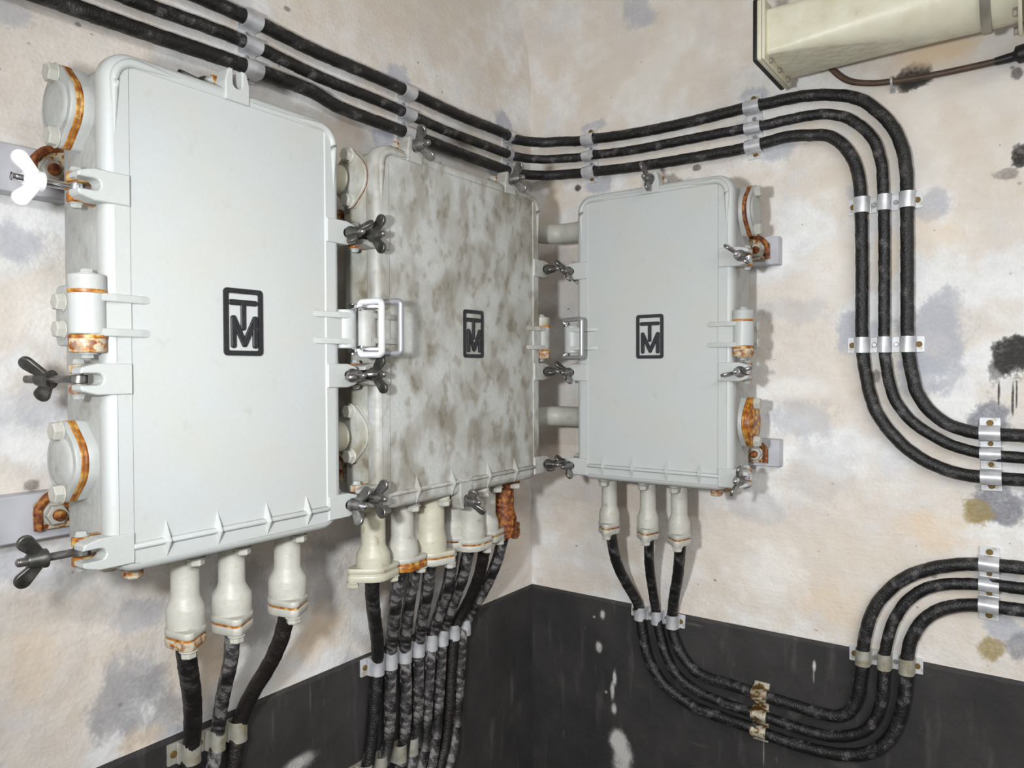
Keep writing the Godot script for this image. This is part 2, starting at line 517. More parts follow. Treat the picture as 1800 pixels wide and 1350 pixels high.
const STAINS_AND_SHADE_RIGHT := [["q",0.55,1.20,0.55,0.16,0.5], ["q",0.85,1.98,0.28,0.20,0.55], ["q",0.30,2.2,0.30,0.18,0.5], ["q",0.70,1.15,0.35,0.12,0.45], ["q",0.08,1.55,0.12,0.5,0.4], ["b",0.286,2.302,0.037,0.038,0.75], ["b",0.169,2.090,0.031,0.012,0.80], ["b",0.179,1.959,0.037,0.020,0.90], ["b",0.520,2.081,0.026,0.015,0.70], ["b",0.571,1.974,0.036,0.028,0.75], ["b",0.517,2.030,0.033,0.013,0.60], ["b",0.829,1.831,0.030,0.029,0.70], ["b",0.699,1.873,0.015,0.014,0.50], ["b",0.826,1.599,0.051,0.082,0.85], ["b",0.805,1.541,0.035,0.039,0.60], ["b",0.842,1.652,0.033,0.038,0.50], ["b",0.691,1.618,0.023,0.035,0.75], ["b",0.735,1.612,0.017,0.030,0.60], ["s",0.909,1.466,0.030,0.037,0.90], ["s",0.921,1.336,0.035,0.042,0.90], ["o",0.895,1.315,0.022,0.023,0.90], ["b",0.918,1.214,0.031,0.028,0.45], ["b",0.931,1.128,0.031,0.024,0.80], ["o",0.913,1.091,0.019,0.021,0.80], ["s",0.950,1.104,0.019,0.023,0.70], ["t",0.796,2.054,0.026,0.025,1.00], ["t",0.780,2.043,0.014,0.014,0.60], ["t",0.933,1.569,0.026,0.033,0.95], ["t",0.950,1.578,0.020,0.027,1.00], ["t",0.916,1.551,0.016,0.024,0.50], ["t",0.944,1.895,0.012,0.022,0.90], ["t",0.929,1.868,0.018,0.009,0.35], ["t",0.920,1.513,0.0018,0.024,0.8], ["t",0.939,1.504,0.0018,0.030,0.8], ["t",0.944,1.512,0.0015,0.022,0.7], ["b",0.601,1.664,0.072,0.026,0.30], ["b",0.612,1.461,0.062,0.036,0.45], ["b",0.528,1.286,0.066,0.033,0.35], ["p",0.831,2.088,0.059,0.027,0.95], ["p",0.788,2.089,0.035,0.019,0.60], ["p",0.755,1.761,0.023,0.050,0.60], ["p",0.828,1.278,0.051,0.039,0.50], ["p",0.833,1.782,0.050,0.038,0.45], ["p",0.674,1.123,0.069,0.042,0.40], ["w",0.561,1.169,0.064,0.066,0.50], ["w",0.651,1.739,0.040,0.063,0.40], ["w",0.602,1.519,0.062,0.021,0.60], ["b",0.643,1.362,0.060,0.063,0.20], ["b",0.387,1.923,0.037,0.023,0.50], ["k",0.126,1.961,0.009,0.008,0.90], ["k",0.405,1.961,0.010,0.007,0.60], ["p",0.058,1.971,0.031,0.078,0.50], ["k",0.515,1.993,0.009,0.005,0.50], ["k",0.738,1.541,0.006,0.010,0.50], ["k",0.762,1.511,0.005,0.016,0.50], ["k",0.829,1.200,0.005,0.005,0.40], ["k",0.872,2.050,0.006,0.004,0.40], ["k",0.941,2.026,0.008,0.009,0.60], ["b",0.103,1.746,0.045,0.103,0.25], ["w",0.232,1.118,0.041,0.025,0.70], ["w",0.312,1.130,0.026,0.061,0.60]]  # faint bluish blots right of the narrow box are its flange shadows painted on
const CHIPS_LEFT := [["w",0.673,0.916,0.0342,0.0149,0.90], ["x",0.654,1.015,0.0023,0.0307,0.50], ["x",0.727,1.000,0.0032,0.0349,0.30], ["x",0.083,0.827,0.0067,0.0457,0.40], ["x",0.159,0.753,0.0103,0.0315,0.30], ["x",0.480,0.851,0.0204,0.0211,0.30]]
const CHIPS_RIGHT := [["w",0.188,1.010,0.0071,0.0114,1.00], ["w",0.166,1.001,0.0044,0.0038,0.90], ["w",0.179,0.934,0.0086,0.0128,1.00], ["w",0.217,0.877,0.0056,0.0177,1.00], ["w",0.212,0.844,0.0056,0.0228,0.90], ["w",0.216,0.807,0.0070,0.0152,1.00], ["w",0.196,0.839,0.0043,0.0038,0.90], ["w",0.226,0.740,0.0195,0.0278,1.20], ["w",0.238,0.694,0.0277,0.0402,1.20], ["w",0.635,0.999,0.0030,0.0107,0.90], ["w",0.634,0.979,0.0015,0.0150,0.60], ["w",0.542,0.810,0.0016,0.0335,0.50], ["x",0.481,0.891,0.0092,0.0069,0.50], ["x",0.403,1.030,0.0171,0.0035,0.50], ["x",0.415,0.784,0.0194,0.0035,0.30], ["x",0.599,0.903,0.0146,0.0131,0.40], ["x",0.685,0.831,0.0292,0.0105,0.30]]

func blotch(data: PackedByteArray, w: int, h: int, ppm: float, s: Array, top: float, hue: Dictionary, edge: PackedByteArray, fine: PackedByteArray):
	var cx: float = (s[1] - TEX_C0) * ppm
	var cy: float = (top - s[2]) * ppm
	var rx: float = s[3] * ppm
	var ry: float = s[4] * ppm
	var c: Color = hue[s[0]]
	var soft: float = {"q": 0.8, "p": 0.75, "w": 0.6, "k": 0.35, "t": 0.25, "x": 0.6}.get(s[0], 0.34)
	for y in range(maxi(0, int(cy - ry * 1.7)), mini(h, int(cy + ry * 1.7) + 1)):
		for x in range(maxi(0, int(cx - rx * 1.7)), mini(w, int(cx + rx * 1.7) + 1)):
			var i := y * w + x
			var d := Vector2((x - cx) / rx, (y - cy) / ry).length()
			d += (edge[i] / 255.0 - 0.5) * 0.9 + (fine[i] / 255.0 - 0.5) * 0.35
			var t := 1.0 - smoothstep(1.0 - soft, 1.0 + soft * 0.5, d)
			t *= float(s[5]) * (0.45 + 0.55 * fine[i] / 255.0 + 0.45 * edge[(i + 7919) % edge.size()] / 255.0)
			t = clampf(t, 0, 1)
			if t > 0.004:
				data[i * 3] = int(lerpf(data[i * 3], c.r * 255, t))
				data[i * 3 + 1] = int(lerpf(data[i * 3 + 1], c.g * 255, t))
				data[i * 3 + 2] = int(lerpf(data[i * 3 + 2], c.b * 255, t))

func plaster_material(blotches: Array, seed_: int) -> StandardMaterial3D:
	var ppm := 860.0
	var w := int(TEX_W * ppm)
	var h := int(TEX_H * ppm)
	var n1 := noise_bytes(w, h, 0.006, seed_, 4)
	var n2 := noise_bytes(w, h, 0.008, seed_ + 1, 5)
	var n3 := noise_bytes(w, h, 0.022, seed_ + 2, 4)
	var n4 := noise_bytes(w, h, 0.15, seed_ + 3, 3)
	var brush := noise_bytes(w, h, 0.12, seed_ + 4, 3, 9.0, 1.0)
	var cream := Color(0.915, 0.88, 0.84)
	var white := Color(0.955, 0.95, 0.94)
	var lilac := Color(0.85, 0.845, 0.855)
	var peach := Color(0.90, 0.81, 0.71)
	# colour by table for speed: mix of two slow noises
	var data := PackedByteArray()
	data.resize(w * h * 3)
	var tr := PackedFloat32Array()
	var tg := PackedFloat32Array()
	var tb := PackedFloat32Array()
	for q in 64 * 64:
		var a := (q / 64) / 63.0
		var b := (q % 64) / 63.0
		var c := cream.lerp(white, smoothstep(0.42, 0.72, a))
		c = c.lerp(lilac, smoothstep(0.55, 0.9, b) * 0.6)
		c = c.lerp(peach, smoothstep(0.48, 0.1, b) * 0.36 * smoothstep(0.7, 0.3, a))
		tr.append(c.r * 255)
		tg.append(c.g * 255)
		tb.append(c.b * 255)
	for i in w * h:
		var q := (n1[i] >> 2) * 64 + ((n2[i] * 3 + n3[i]) >> 4)
		var k := 0.90 + (n4[i] * 0.00014 + brush[i] * 0.00009 + n3[i] * 0.00018)
		data[i * 3] = int(tr[q] * k)
		data[i * 3 + 1] = int(tg[q] * k)
		data[i * 3 + 2] = int(tb[q] * k)
	var hue := {"b": Color(0.70, 0.705, 0.735), "g": Color(0.68, 0.67, 0.67), "s": Color(0.52, 0.52, 0.545), "o": Color(0.60, 0.53, 0.36), "q": Color(0.86, 0.81, 0.75), "p": Color(0.90, 0.80, 0.68), "w": Color(0.965, 0.955, 0.94), "t": Color(0.215, 0.205, 0.195), "k": Color(0.27, 0.25, 0.24)}
	for s in blotches:
		blotch(data, w, h, ppm, s, DADO + TEX_H, hue, n3, n4)
	# a scatter of small dark pits and smears
	rng.seed = seed_
	for k in 70:
		var s := ["k", rng.randf_range(TEX_C0, TEX_C0 + TEX_W), rng.randf_range(DADO, DADO + 1.2), rng.randf_range(0.0012, 0.0035), rng.randf_range(0.001, 0.0025), rng.randf_range(0.15, 0.5)]
		blotch(data, w, h, ppm, s, DADO + TEX_H, hue, n3, n4)
	var m := mat(Color.WHITE, 0.85)
	m.albedo_texture = ImageTexture.create_from_image(Image.create_from_data(w, h, false, Image.FORMAT_RGB8, data))
	var hb := PackedByteArray()
	hb.resize(w * h)
	for i in w * h:
		hb[i] = (n3[i] + n4[i] * 0.25 + brush[i] * 0.18) / 1.43
	var him := Image.create_from_data(w, h, false, Image.FORMAT_L8, hb)
	him.convert(Image.FORMAT_RGBA8)
	him.bump_map_to_normal_map(4.0)
	m.normal_enabled = true
	m.normal_texture = ImageTexture.create_from_image(him)
	m.normal_scale = 0.55
	return m

func dado_material(chips: Array, seed_: int) -> StandardMaterial3D:
	var ppm := 800.0
	var w := int(TEX_W * ppm)
	var h := int(0.5 * ppm)
	var n1 := noise_bytes(w, h, 0.008, seed_, 4)
	var n2 := noise_bytes(w, h, 0.03, seed_ + 1, 4, 1.0, 5.0)
	var n3 := noise_bytes(w, h, 0.02, seed_ + 2, 4)
	var n4 := noise_bytes(w, h, 0.2, seed_ + 3, 3)
	var data := PackedByteArray()
	data.resize(w * h * 3)
	for i in w * h:
		var v := 37.0 + n1[i] * 0.075 + n4[i] * 0.03 + maxf(0.0, n2[i] - 175.0) * 0.28
		var y := i / w
		if y < 5 + (n3[i] >> 6):
			v += 14.0
		data[i * 3] = int(v * 1.01)
		data[i * 3 + 1] = int(v * 0.965)
		data[i * 3 + 2] = int(v * 0.945)
	var hue := {"w": Color(0.78, 0.77, 0.75), "x": Color(0.45, 0.44, 0.43), "k": Color(0.5, 0.49, 0.47)}
	for s in chips:
		blotch(data, w, h, ppm, s, DADO, hue, n3, n4)
	rng.seed = seed_
	for k in 40:
		var s := ["x", rng.randf_range(TEX_C0, TEX_C0 + TEX_W), rng.randf_range(DADO - 0.45, DADO - 0.02), rng.randf_range(0.0012, 0.003), rng.randf_range(0.002, 0.012), rng.randf_range(0.12, 0.4)]
		blotch(data, w, h, ppm, s, DADO, hue, n3, n4)
	var m := mat(Color.WHITE, 0.78)
	m.albedo_texture = ImageTexture.create_from_image(Image.create_from_data(w, h, false, Image.FORMAT_RGB8, data))
	var him := Image.create_from_data(w, h, false, Image.FORMAT_L8, n3)
	him.convert(Image.FORMAT_RGBA8)
	him.bump_map_to_normal_map(3.0)
	m.normal_enabled = true
	m.normal_texture = ImageTexture.create_from_image(him)
	m.normal_scale = 0.4
	return m

# one surface with uv: corners anticlockwise from outside, with (along, height) for each
func uv_quad(st: SurfaceTool, p: Array, uv: Array):
	for i in [0, 2, 1, 0, 3, 2]:
		st.set_uv(uv[i])
		st.add_vertex(p[i])

func wall_uv(c: float, s: float) -> Vector2:
	return Vector2((c - TEX_C0) / TEX_W, (DADO + TEX_H - s) / TEX_H)

func dado_uv(c: float, y: float) -> Vector2:
	return Vector2((c - TEX_C0) / TEX_W, (DADO - y) / 0.5)

func build_room():
	# left wall, plane x = 0; seen from +x, z grows to the left
	var st := tool()
	st.set_smooth_group(-1)
	var z0 := -0.25
	var z1 := ROOM_Z
	uv_quad(st, [Vector3(0, DADO, z1), Vector3(0, DADO, z0), Vector3(0, CEIL, z0), Vector3(0, CEIL, z1)], [wall_uv(z1, DADO), wall_uv(z0, DADO), wall_uv(z0, CEIL), wall_uv(z1, CEIL)])
	var t := 0.25
	quad(st, Vector3(-t, DADO, z0), Vector3(-t, DADO, z1), Vector3(-t, CEIL, z1), Vector3(-t, CEIL, z0))
	quad(st, Vector3(-t, CEIL, z0), Vector3(-t, CEIL, z1), Vector3(0, CEIL, z1), Vector3(0, CEIL, z0))
	quad(st, Vector3(-t, DADO, z1), Vector3(0, DADO, z1), Vector3(0, CEIL, z1), Vector3(-t, CEIL, z1))
	quad(st, Vector3(0, DADO, z0), Vector3(-t, DADO, z0), Vector3(-t, CEIL, z0), Vector3(0, CEIL, z0))
	var wl := struct("wall_left", done(st), plaster_material(STAINS_AND_SHADE_LEFT, 101))
	st = tool()
	st.set_smooth_group(-1)
	uv_quad(st, [Vector3(0, 0, z1), Vector3(0, 0, z0), Vector3(0, DADO, z0), Vector3(0, DADO, z1)], [dado_uv(z1, 0), dado_uv(z0, 0), dado_uv(z0, DADO), dado_uv(z1, DADO)])
	quad(st, Vector3(-t, 0, z0), Vector3(-t, 0, z1), Vector3(-t, DADO, z1), Vector3(-t, DADO, z0))
	var dl := put("painted_dado", done(st), dado_material(CHIPS_LEFT, 201), wl)
	dl.set_meta("label", "black painted lower band of the left wall")
	# right wall, plane z = 0, with a cove up to the ceiling
	st = tool()
	st.set_smooth_group(0)
	var prof := [[DADO, 0.0, DADO], [COVE_Y, 0.0, COVE_Y]]
	for k in range(1, 17):
		var a := PI / 2 * k / 16
		prof.append([COVE_Y + sin(a) * COVE_R, COVE_R * (1 - cos(a)), COVE_Y + a * COVE_R])
	var x0 := -0.25
	var x1 := ROOM_X
	for k in prof.size() - 1:
		var p: Array = prof[k]
		var q: Array = prof[k + 1]
		uv_quad(st, [Vector3(x0, p[0], p[1]), Vector3(x1, p[0], p[1]), Vector3(x1, q[0], q[1]), Vector3(x0, q[0], q[1])], [wall_uv(x0, p[2]), wall_uv(x1, p[2]), wall_uv(x1, q[2]), wall_uv(x0, q[2])])
	st.set_smooth_group(-1)
	quad(st, Vector3(x1, DADO, -t), Vector3(x0, DADO, -t), Vector3(x0, CEIL, -t), Vector3(x1, CEIL, -t))
	quad(st, Vector3(x0, CEIL, COVE_R), Vector3(x1, CEIL, COVE_R), Vector3(x1, CEIL, -t), Vector3(x0, CEIL, -t))
	var wr := struct("wall_right", done(st), plaster_material(STAINS_AND_SHADE_RIGHT, 111))
	st = tool()
	st.set_smooth_group(-1)
	uv_quad(st, [Vector3(x0, 0, 0), Vector3(x1, 0, 0), Vector3(x1, DADO, 0), Vector3(x0, DADO, 0)], [dado_uv(x0, 0), dado_uv(x1, 0), dado_uv(x1, DADO), dado_uv(x0, DADO)])
	quad(st, Vector3(x1, 0, -t), Vector3(x0, 0, -t), Vector3(x0, DADO, -t), Vector3(x1, DADO, -t))
	var dr := put("painted_dado", done(st), dado_material(CHIPS_RIGHT, 211), wr)
	dr.set_meta("label", "black painted lower band of the right wall with white chips")
	# the rest of the room, behind the camera
	var lime := tex_mat(noise_tex(0.01, 44, [[0.0, Color(0.72, 0.70, 0.68)], [1.0, Color(0.80, 0.79, 0.78)]], 256), 0.8, 0.85)
	var grey := tex_mat(noise_tex(0.01, 45, [[0.0, Color(0.30, 0.29, 0.28)], [1.0, Color(0.42, 0.41, 0.39)]], 256), 0.8, 0.8)
	st = tool()
	box(st, Vector3(ROOM_X / 2, CEIL + 0.125, ROOM_Z / 2), Vector3(ROOM_X + 0.5, 0.25, ROOM_Z + 0.5), 0.0)
	struct("ceiling", done(st), lime)
	st = tool()
	box(st, Vector3(ROOM_X / 2, -0.125, ROOM_Z / 2), Vector3(ROOM_X + 0.5, 0.25, ROOM_Z + 0.5), 0.0)
	struct("floor", done(st), grey)
	st = tool()
	box(st, Vector3(ROOM_X + 0.125, CEIL / 2, ROOM_Z / 2), Vector3(0.25, CEIL, ROOM_Z + 0.5), 0.0)
	struct("wall_far_right", done(st), lime)
	st = tool()
	box(st, Vector3(ROOM_X / 2, CEIL / 2, ROOM_Z + 0.125), Vector3(ROOM_X, CEIL, 0.25), 0.0)
	struct("wall_back", done(st), lime)

func build_unseen_lamps():
	# two unseen batten lamps behind the camera, placed to lighten the shadows
	var spots := [["unseen white batten lamp on the ceiling behind the viewer, slanting, placed to lighten the shadows", Vector3(2.05, CEIL - 0.045, 1.55), 55.0], ["unseen white batten lamp on the ceiling behind the viewer, across the room, placed to lighten the shadows", Vector3(1.75, CEIL - 0.045, 2.45), 0.0]]
	for s in spots:
		var o := thing("unseen_ceiling_lamp", s[0], "lamp", Transform3D(Basis(Vector3.UP, deg_to_rad(s[2])), s[1]), "unseen ceiling lamps")
		var st := tool()
		box(st, Vector3(0, 0.02, 0), Vector3(1.26, 0.05, 0.16), 0.004)
		put("housing", done(st), M.plate, o)
		st = tool()
		box(st, Vector3(0, -0.015, 0), Vector3(1.2, 0.03, 0.13), 0.006)
		var glow := mat(Color(0.9, 0.9, 0.88), 0.5)
		glow.emission_enabled = true
		glow.emission = Color(1.0, 0.97, 0.93)
		glow.emission_energy_multiplier = 2.0
		put("diffuser", done(st), glow, o)
		var l := AreaLight3D.new()
		l.name = "unseen_lamp_light"
		l.area_size = Vector2(1.2, 0.13)
		l.light_color = Color(0.97, 0.985, 1.0)
		l.light_energy = UNSEEN_LAMP_ENERGY
		l.area_range = 12.0
		l.area_attenuation = 2.0
		l.shadow_enabled = true
		l.transform = Transform3D(Basis(Vector3.RIGHT, -PI / 2), Vector3(0, -0.036, 0))
		o.add_child(l)

# ------------------------------------------------------------------ small hardware, shared meshes
func hex_bolt() -> ArrayMesh:
	if not meshes.has("hex"):
		var st := tool()
		rod(st, 0.0105, 0.0, 0.0018)
		slab(st, hexagon(0.0092), [[0.0, 0.0018], [0.0, 0.0078], [0.0012, 0.0092]], Transform3D.IDENTITY, true, false)
		meshes.hex = done(st)
	return meshes.hex

func wing_nut() -> ArrayMesh:
	if not meshes.has("wing"):
		var st := tool()
		turned(st, [[[0.0, 0.0], [0.0098, 0.0]], [[0.0098, 0.0], [0.0098, 0.003], [0.0088, 0.005], [0.0072, 0.016], [0.0062, 0.018]], [[0.0062, 0.018], [0.0, 0.018]]])
		for s in [-1, 1]:
			var o := hull([[s * 0.006, 0.0075, 0.0055], [s * 0.0195, 0.020, 0.0082]], 36)
			slab(st, o, bevelled(-0.0026, 0.0026, 0.0012), frame(Vector3(1, 0, 0), Vector3(0, 0, 1), Vector3(0, -1, 0), Vector3.ZERO))
		meshes.wing = done(st)
	return meshes.wing

func bolt_tip() -> ArrayMesh:
	if not meshes.has("tip"):
		var st := tool()
		turned(st, [[[0.0045, 0.017], [0.0045, 0.024], [0.0038, 0.0265], [0.002, 0.0278], [0.0, 0.028]]], Transform3D.IDENTITY, 16)
		meshes.tip = done(st)
	return meshes.tip

# eye and shank: pin along y, shank along z
func swing_shank() -> ArrayMesh:
	if not meshes.has("shank"):
		var st := tool()
		rod(st, 0.0085, -0.0045, 0.0045, frame(Vector3(1, 0, 0), Vector3(0, 0, -1), Vector3(0, 1, 0), Vector3.ZERO))
		turned(st, [[[0.0042, 0.005], [0.0042, 0.06]]], Transform3D.IDENTITY, 16)
		meshes.shank = done(st)
	return meshes.shank

func ear() -> ArrayMesh:
	# two lobes on the body that hold the pin, seen along y; the body lies towards -x
	if not meshes.has("ear"):
		var st := tool()
		var o := hull([[0.0, 0.0, 0.0095], [-0.022, 0.006, 0.0055], [-0.022, -0.012, 0.0055]], 32)
		for s in [-1, 1]:
			slab(st, o, bevelled(-0.0048, 0.0048, 0.0016), frame(Vector3(1, 0, 0), Vector3(0, 0, -1), Vector3(0, 1, 0), Vector3(0, s * 0.0105, 0)))
		meshes.ear = done(st)
	return meshes.ear

func pin() -> ArrayMesh:
	if not meshes.has("pin"):
		var st := tool()
		var up := frame(Vector3(1, 0, 0), Vector3(0, 0, -1), Vector3(0, 1, 0), Vector3.ZERO)
		rod(st, 0.0042, -0.0215, 0.0215, up, 14)
		rod(st, 0.0075, 0.0154, 0.0172, up, 18)
		rod(st, 0.0075, -0.0172, -0.0154, up, 18)
		slab(st, hexagon(0.0062), [[0.0, 0.0172], [0.0008, 0.0208]], up, true, false)
		slab(st, hexagon(0.0062), [[0.0008, -0.0208], [0.0, -0.0172]], up, true, false)
		meshes.pin = done(st)
	return meshes.pin

# slotted lug on the door edge; x outward from the pin, w height from the wall
func lug(inner := 0.040) -> ArrayMesh:
	var key := "lug%.3f" % inner
	if not meshes.has(key):
		var st := tool()
		var o := PackedVector2Array([Vector2(-inner, -0.0165), Vector2(-0.004, -0.0165), Vector2(0.004, -0.0145), Vector2(0.0105, -0.0125), Vector2(0.0125, -0.0105), Vector2(0.0125, -0.006)])
		for k in 7:
			var a := -PI / 2 - PI * k / 6
			o.append(Vector2(-0.004 + cos(a) * 0.006, sin(a) * 0.006))
		o.append_array(PackedVector2Array([Vector2(0.0125, 0.006), Vector2(0.0125, 0.0105), Vector2(0.0105, 0.0125), Vector2(0.004, 0.0145), Vector2(-0.004, 0.0165), Vector2(-inner, 0.0165)]))
		slab(st, o, [[0.0, 0.172], [0.0, 0.1905], [0.0005, 0.1918], [0.0014, 0.1925]], Transform3D.IDENTITY, true, false)
		meshes[key] = done(st)
	return meshes[key]

# a swing bolt clamp. base: x outward from the door, y along the pin, z away from the wall, origin over the pin at the wall
# swing turns the bolt outward about the pin, roll turns the wing nut
func clamp_set(root: Node3D, door: Node3D, base: Transform3D, look: Dictionary):
	var ww := 0.16
	put("lug", lug(look.inner), look.door, door, base)
	var e := put("clamp_ear", ear(), look.get("ear", M.rusty), root, base * at(0, 0, ww))
	e.set_meta("label", look.get("ear_label", "cast ear with rust showing through the paint"))
	put("pin", pin(), look.get("pin", M.paint_dull), e)
	var tilt := Basis(Vector3.UP, look.get("swing", 0.0))
	var b := put("swing_bolt", swing_shank(), look.get("metal", M.steel), root, base * Transform3D(tilt, Vector3(0, 0, ww)))
	var reach: float = look.get("reach", 0.0345)
	var nxf := Transform3D(Basis(Vector3.BACK, look.get("roll", 0.0)), Vector3(0, 0, reach))
	put("wing_nut", wing_nut(), look.get("nut", M.dark_steel), b, nxf)
	put("bolt_tip", bolt_tip(), look.get("metal", M.steel), b, nxf)

# ------------------------------------------------------------------ junction boxes
func door_groove(st: SurfaceTool, hw: float, hh: float, s: int):
	# the raised round-nosed bead that follows each top corner and tapers out
	var pts := []
	var cx := s * (hw - 0.034)
	var cy := hh - 0.034
	var r := 0.0235
	for k in 9:
		pts.append(Vector3(s * (hw - 0.0105), hh - 0.105 + 0.0089 * k, 0.1893))
	for k in 9:
		var a := PI / 2 * k / 8
		pts.append(Vector3(cx + s * cos(a) * r, cy + sin(a) * r, 0.1893))
	for k in range(1, 9):
		pts.append(Vector3(cx - s * 0.0085 * k, cy + r, 0.1893))
	var path := PackedVector3Array(pts)
	var m := path.size()
	tube(st, path, func(i, _k, _l): return 0.0048 * smoothstep(0.0, 0.35, minf(float(i), m - 1.0 - i) / (m - 1.0)) + 0.0002, 10)

func emblem(door: Node3D, cx: float):
	# letters and frame stand proud of the door and are painted black
	var st := tool()
	var o := rrect(0.027, 0.0405, 0.005)
	var i := rrect(0.0208, 0.0343, 0.0015)
	var z0 := 0.1875
	var z1 := 0.1905
	st.set_smooth_group(-1)
	for k in o.size():
		var j := (k + 1) % o.size()
		var a := Vector3(o[k].x, o[k].y, 0)
		var b := Vector3(o[j].x, o[j].y, 0)
		var c := Vector3(i[j].x, i[j].y, 0)
		var d := Vector3(i[k].x, i[k].y, 0)
		var up := Vector3(0, 0, z1)
		var lo := Vector3(0, 0, z0)
		quad(st, a + up, b + up, c + up, d + up)
		quad(st, a + lo, b + lo, b + up, a + up)
		quad(st, c + lo, d + lo, d + up, c + up)
	var cy := -0.002
	var f := put("emblem_frame", done(st), M.black, door, at(cx, cy, 0))
	f.set_meta("label", "black raised emblem frame")
	var tee := [[[-0.0155, 0.0236], [0.0172, 0.0236]], [[0.0008, 0.0236], [0.0008, -0.0065]]]
	var em := [[[-0.0130, 0.0045], [-0.0130, -0.0280]], [[-0.0130, 0.0045], [0.0020, -0.0265]], [[0.0170, 0.0045], [0.0020, -0.0265]], [[0.0170, 0.0045], [0.0170, -0.0280]]]
	var names := ["letter_t", "letter_m"]
	var all := [tee, em]
	for q in 2:
		st = tool()
		var lift := 0.0
		for s in all[q]:
			lift += 0.00012
			slab(st, hull([[s[0][0], s[0][1], 0.0035], [s[1][0], s[1][1], 0.0035]], 24), [[0.0, z0], [0.0, z1 - 0.0006 + lift + 0.0006 * q], [0.0006, z1 + lift + 0.0006 * q]], Transform3D.IDENTITY, true, false)
		var g := put(names[q], done(st), M.black, door, at(cx - 0.001, cy, 0))
		g.set_meta("label", "black raised letter %s" % ["T", "M"][q])

func hinge(root: Node3D, door: Node3D, base: Transform3D, body_mat: Material, door_mat: Material, latch := false):
	# base: x outward, y up, origin on the hinge axis at the wall
	var up := frame(Vector3(1, 0, 0), Vector3(0, 0, -1), Vector3(0, 1, 0), Vector3(0, 0, 0.18))
	var st := tool()
	if latch:
		rod(st, 0.0165, -0.030, 0.024, up, 28, 0.0015)
	else:
		rod(st, 0.0175, -0.0228, 0.0198, up, 28, 0.001)
	# two ribs and a web that run on to the door
	for y in [0.0155, -0.0205]:
		var p := PackedVector2Array([Vector2(-0.062, 0.1865), Vector2(0.004, 0.183), Vector2(0.004, 0.1965), Vector2(-0.022, 0.1955), Vector2(-0.050, 0.1912), Vector2(-0.062, 0.1883)])
		slab(st, p, bevelled(-0.0042, 0.0042, 0.0014), frame(Vector3(1, 0, 0), Vector3(0, 0, 1), Vector3(0, -1, 0), Vector3(0, y, 0)), true, false)
	var web := PackedVector2Array([Vector2(-0.040, 0.178), Vector2(0.0, 0.175), Vector2(0.0, 0.190), Vector2(-0.040, 0.1908)])
	slab(st, web, bevelled(-0.0185, 0.0165, 0.0005), frame(Vector3(1, 0, 0), Vector3(0, 0, 1), Vector3(0, -1, 0), Vector3(0, -0.001, 0)), true, false)
	put("latch_arm" if latch else "hinge_arm", done(st), door_mat, door, base)
	if latch:
		return
	for s in [1, -1]:
		st = tool()
		var c := 0.0295 if s == 1 else -0.0325
		rod(st, 0.0178, c - 0.0090, c + 0.0090, up, 28, 0.0012)
		box(st, Vector3(-0.008, c, 0.162), Vector3(0.022, 0.014, 0.03), 0.001)
		var h := put("hinge_knuckle", done(st), M.rusty if s == -1 else body_mat, root, base)
		st = tool()
		rod(st, 0.0095, c + s * 0.009 - 0.002, c + s * 0.009 + 0.002, up, 20)
		slab(st, hexagon(0.0066), [[0.0, minf(c + s * 0.011, c + s * 0.0145)], [0.0008, maxf(c + s * 0.011, c + s * 0.0145)]], up, true, false)
		put("hinge_pin", done(st), M.paint_dull, h)
		st = tool()
		rod(st, 0.0182, c - s * 0.0078 - 0.0026, c - s * 0.0078 + 0.0012, up, 28, 0.0004)
		var rr := put("rust_ring", done(st), M.rust_drip, h)
		rr.set_meta("label", "orange rust line between the hinge knuckles")
	st = tool()
	slab(st, rrect(0.020, 0.032, 0.008), bevelled(-0.024, 0.006, 0.0018), frame(Vector3(0, 0, -1), Vector3(0, 1, 0), Vector3(1, 0, 0), Vector3(0, -0.002, 0.142)))
	var pl := put("hinge_plate", done(st), body_mat, root, base)
	for y in [0.012, -0.0165]:
		put("hex_bolt", hex_bolt(), M.gland, pl, frame(Vector3(0, 0, -1), Vector3(0, 1, 0), Vector3(1, 0, 0), Vector3(0.006, y, 0.140)))

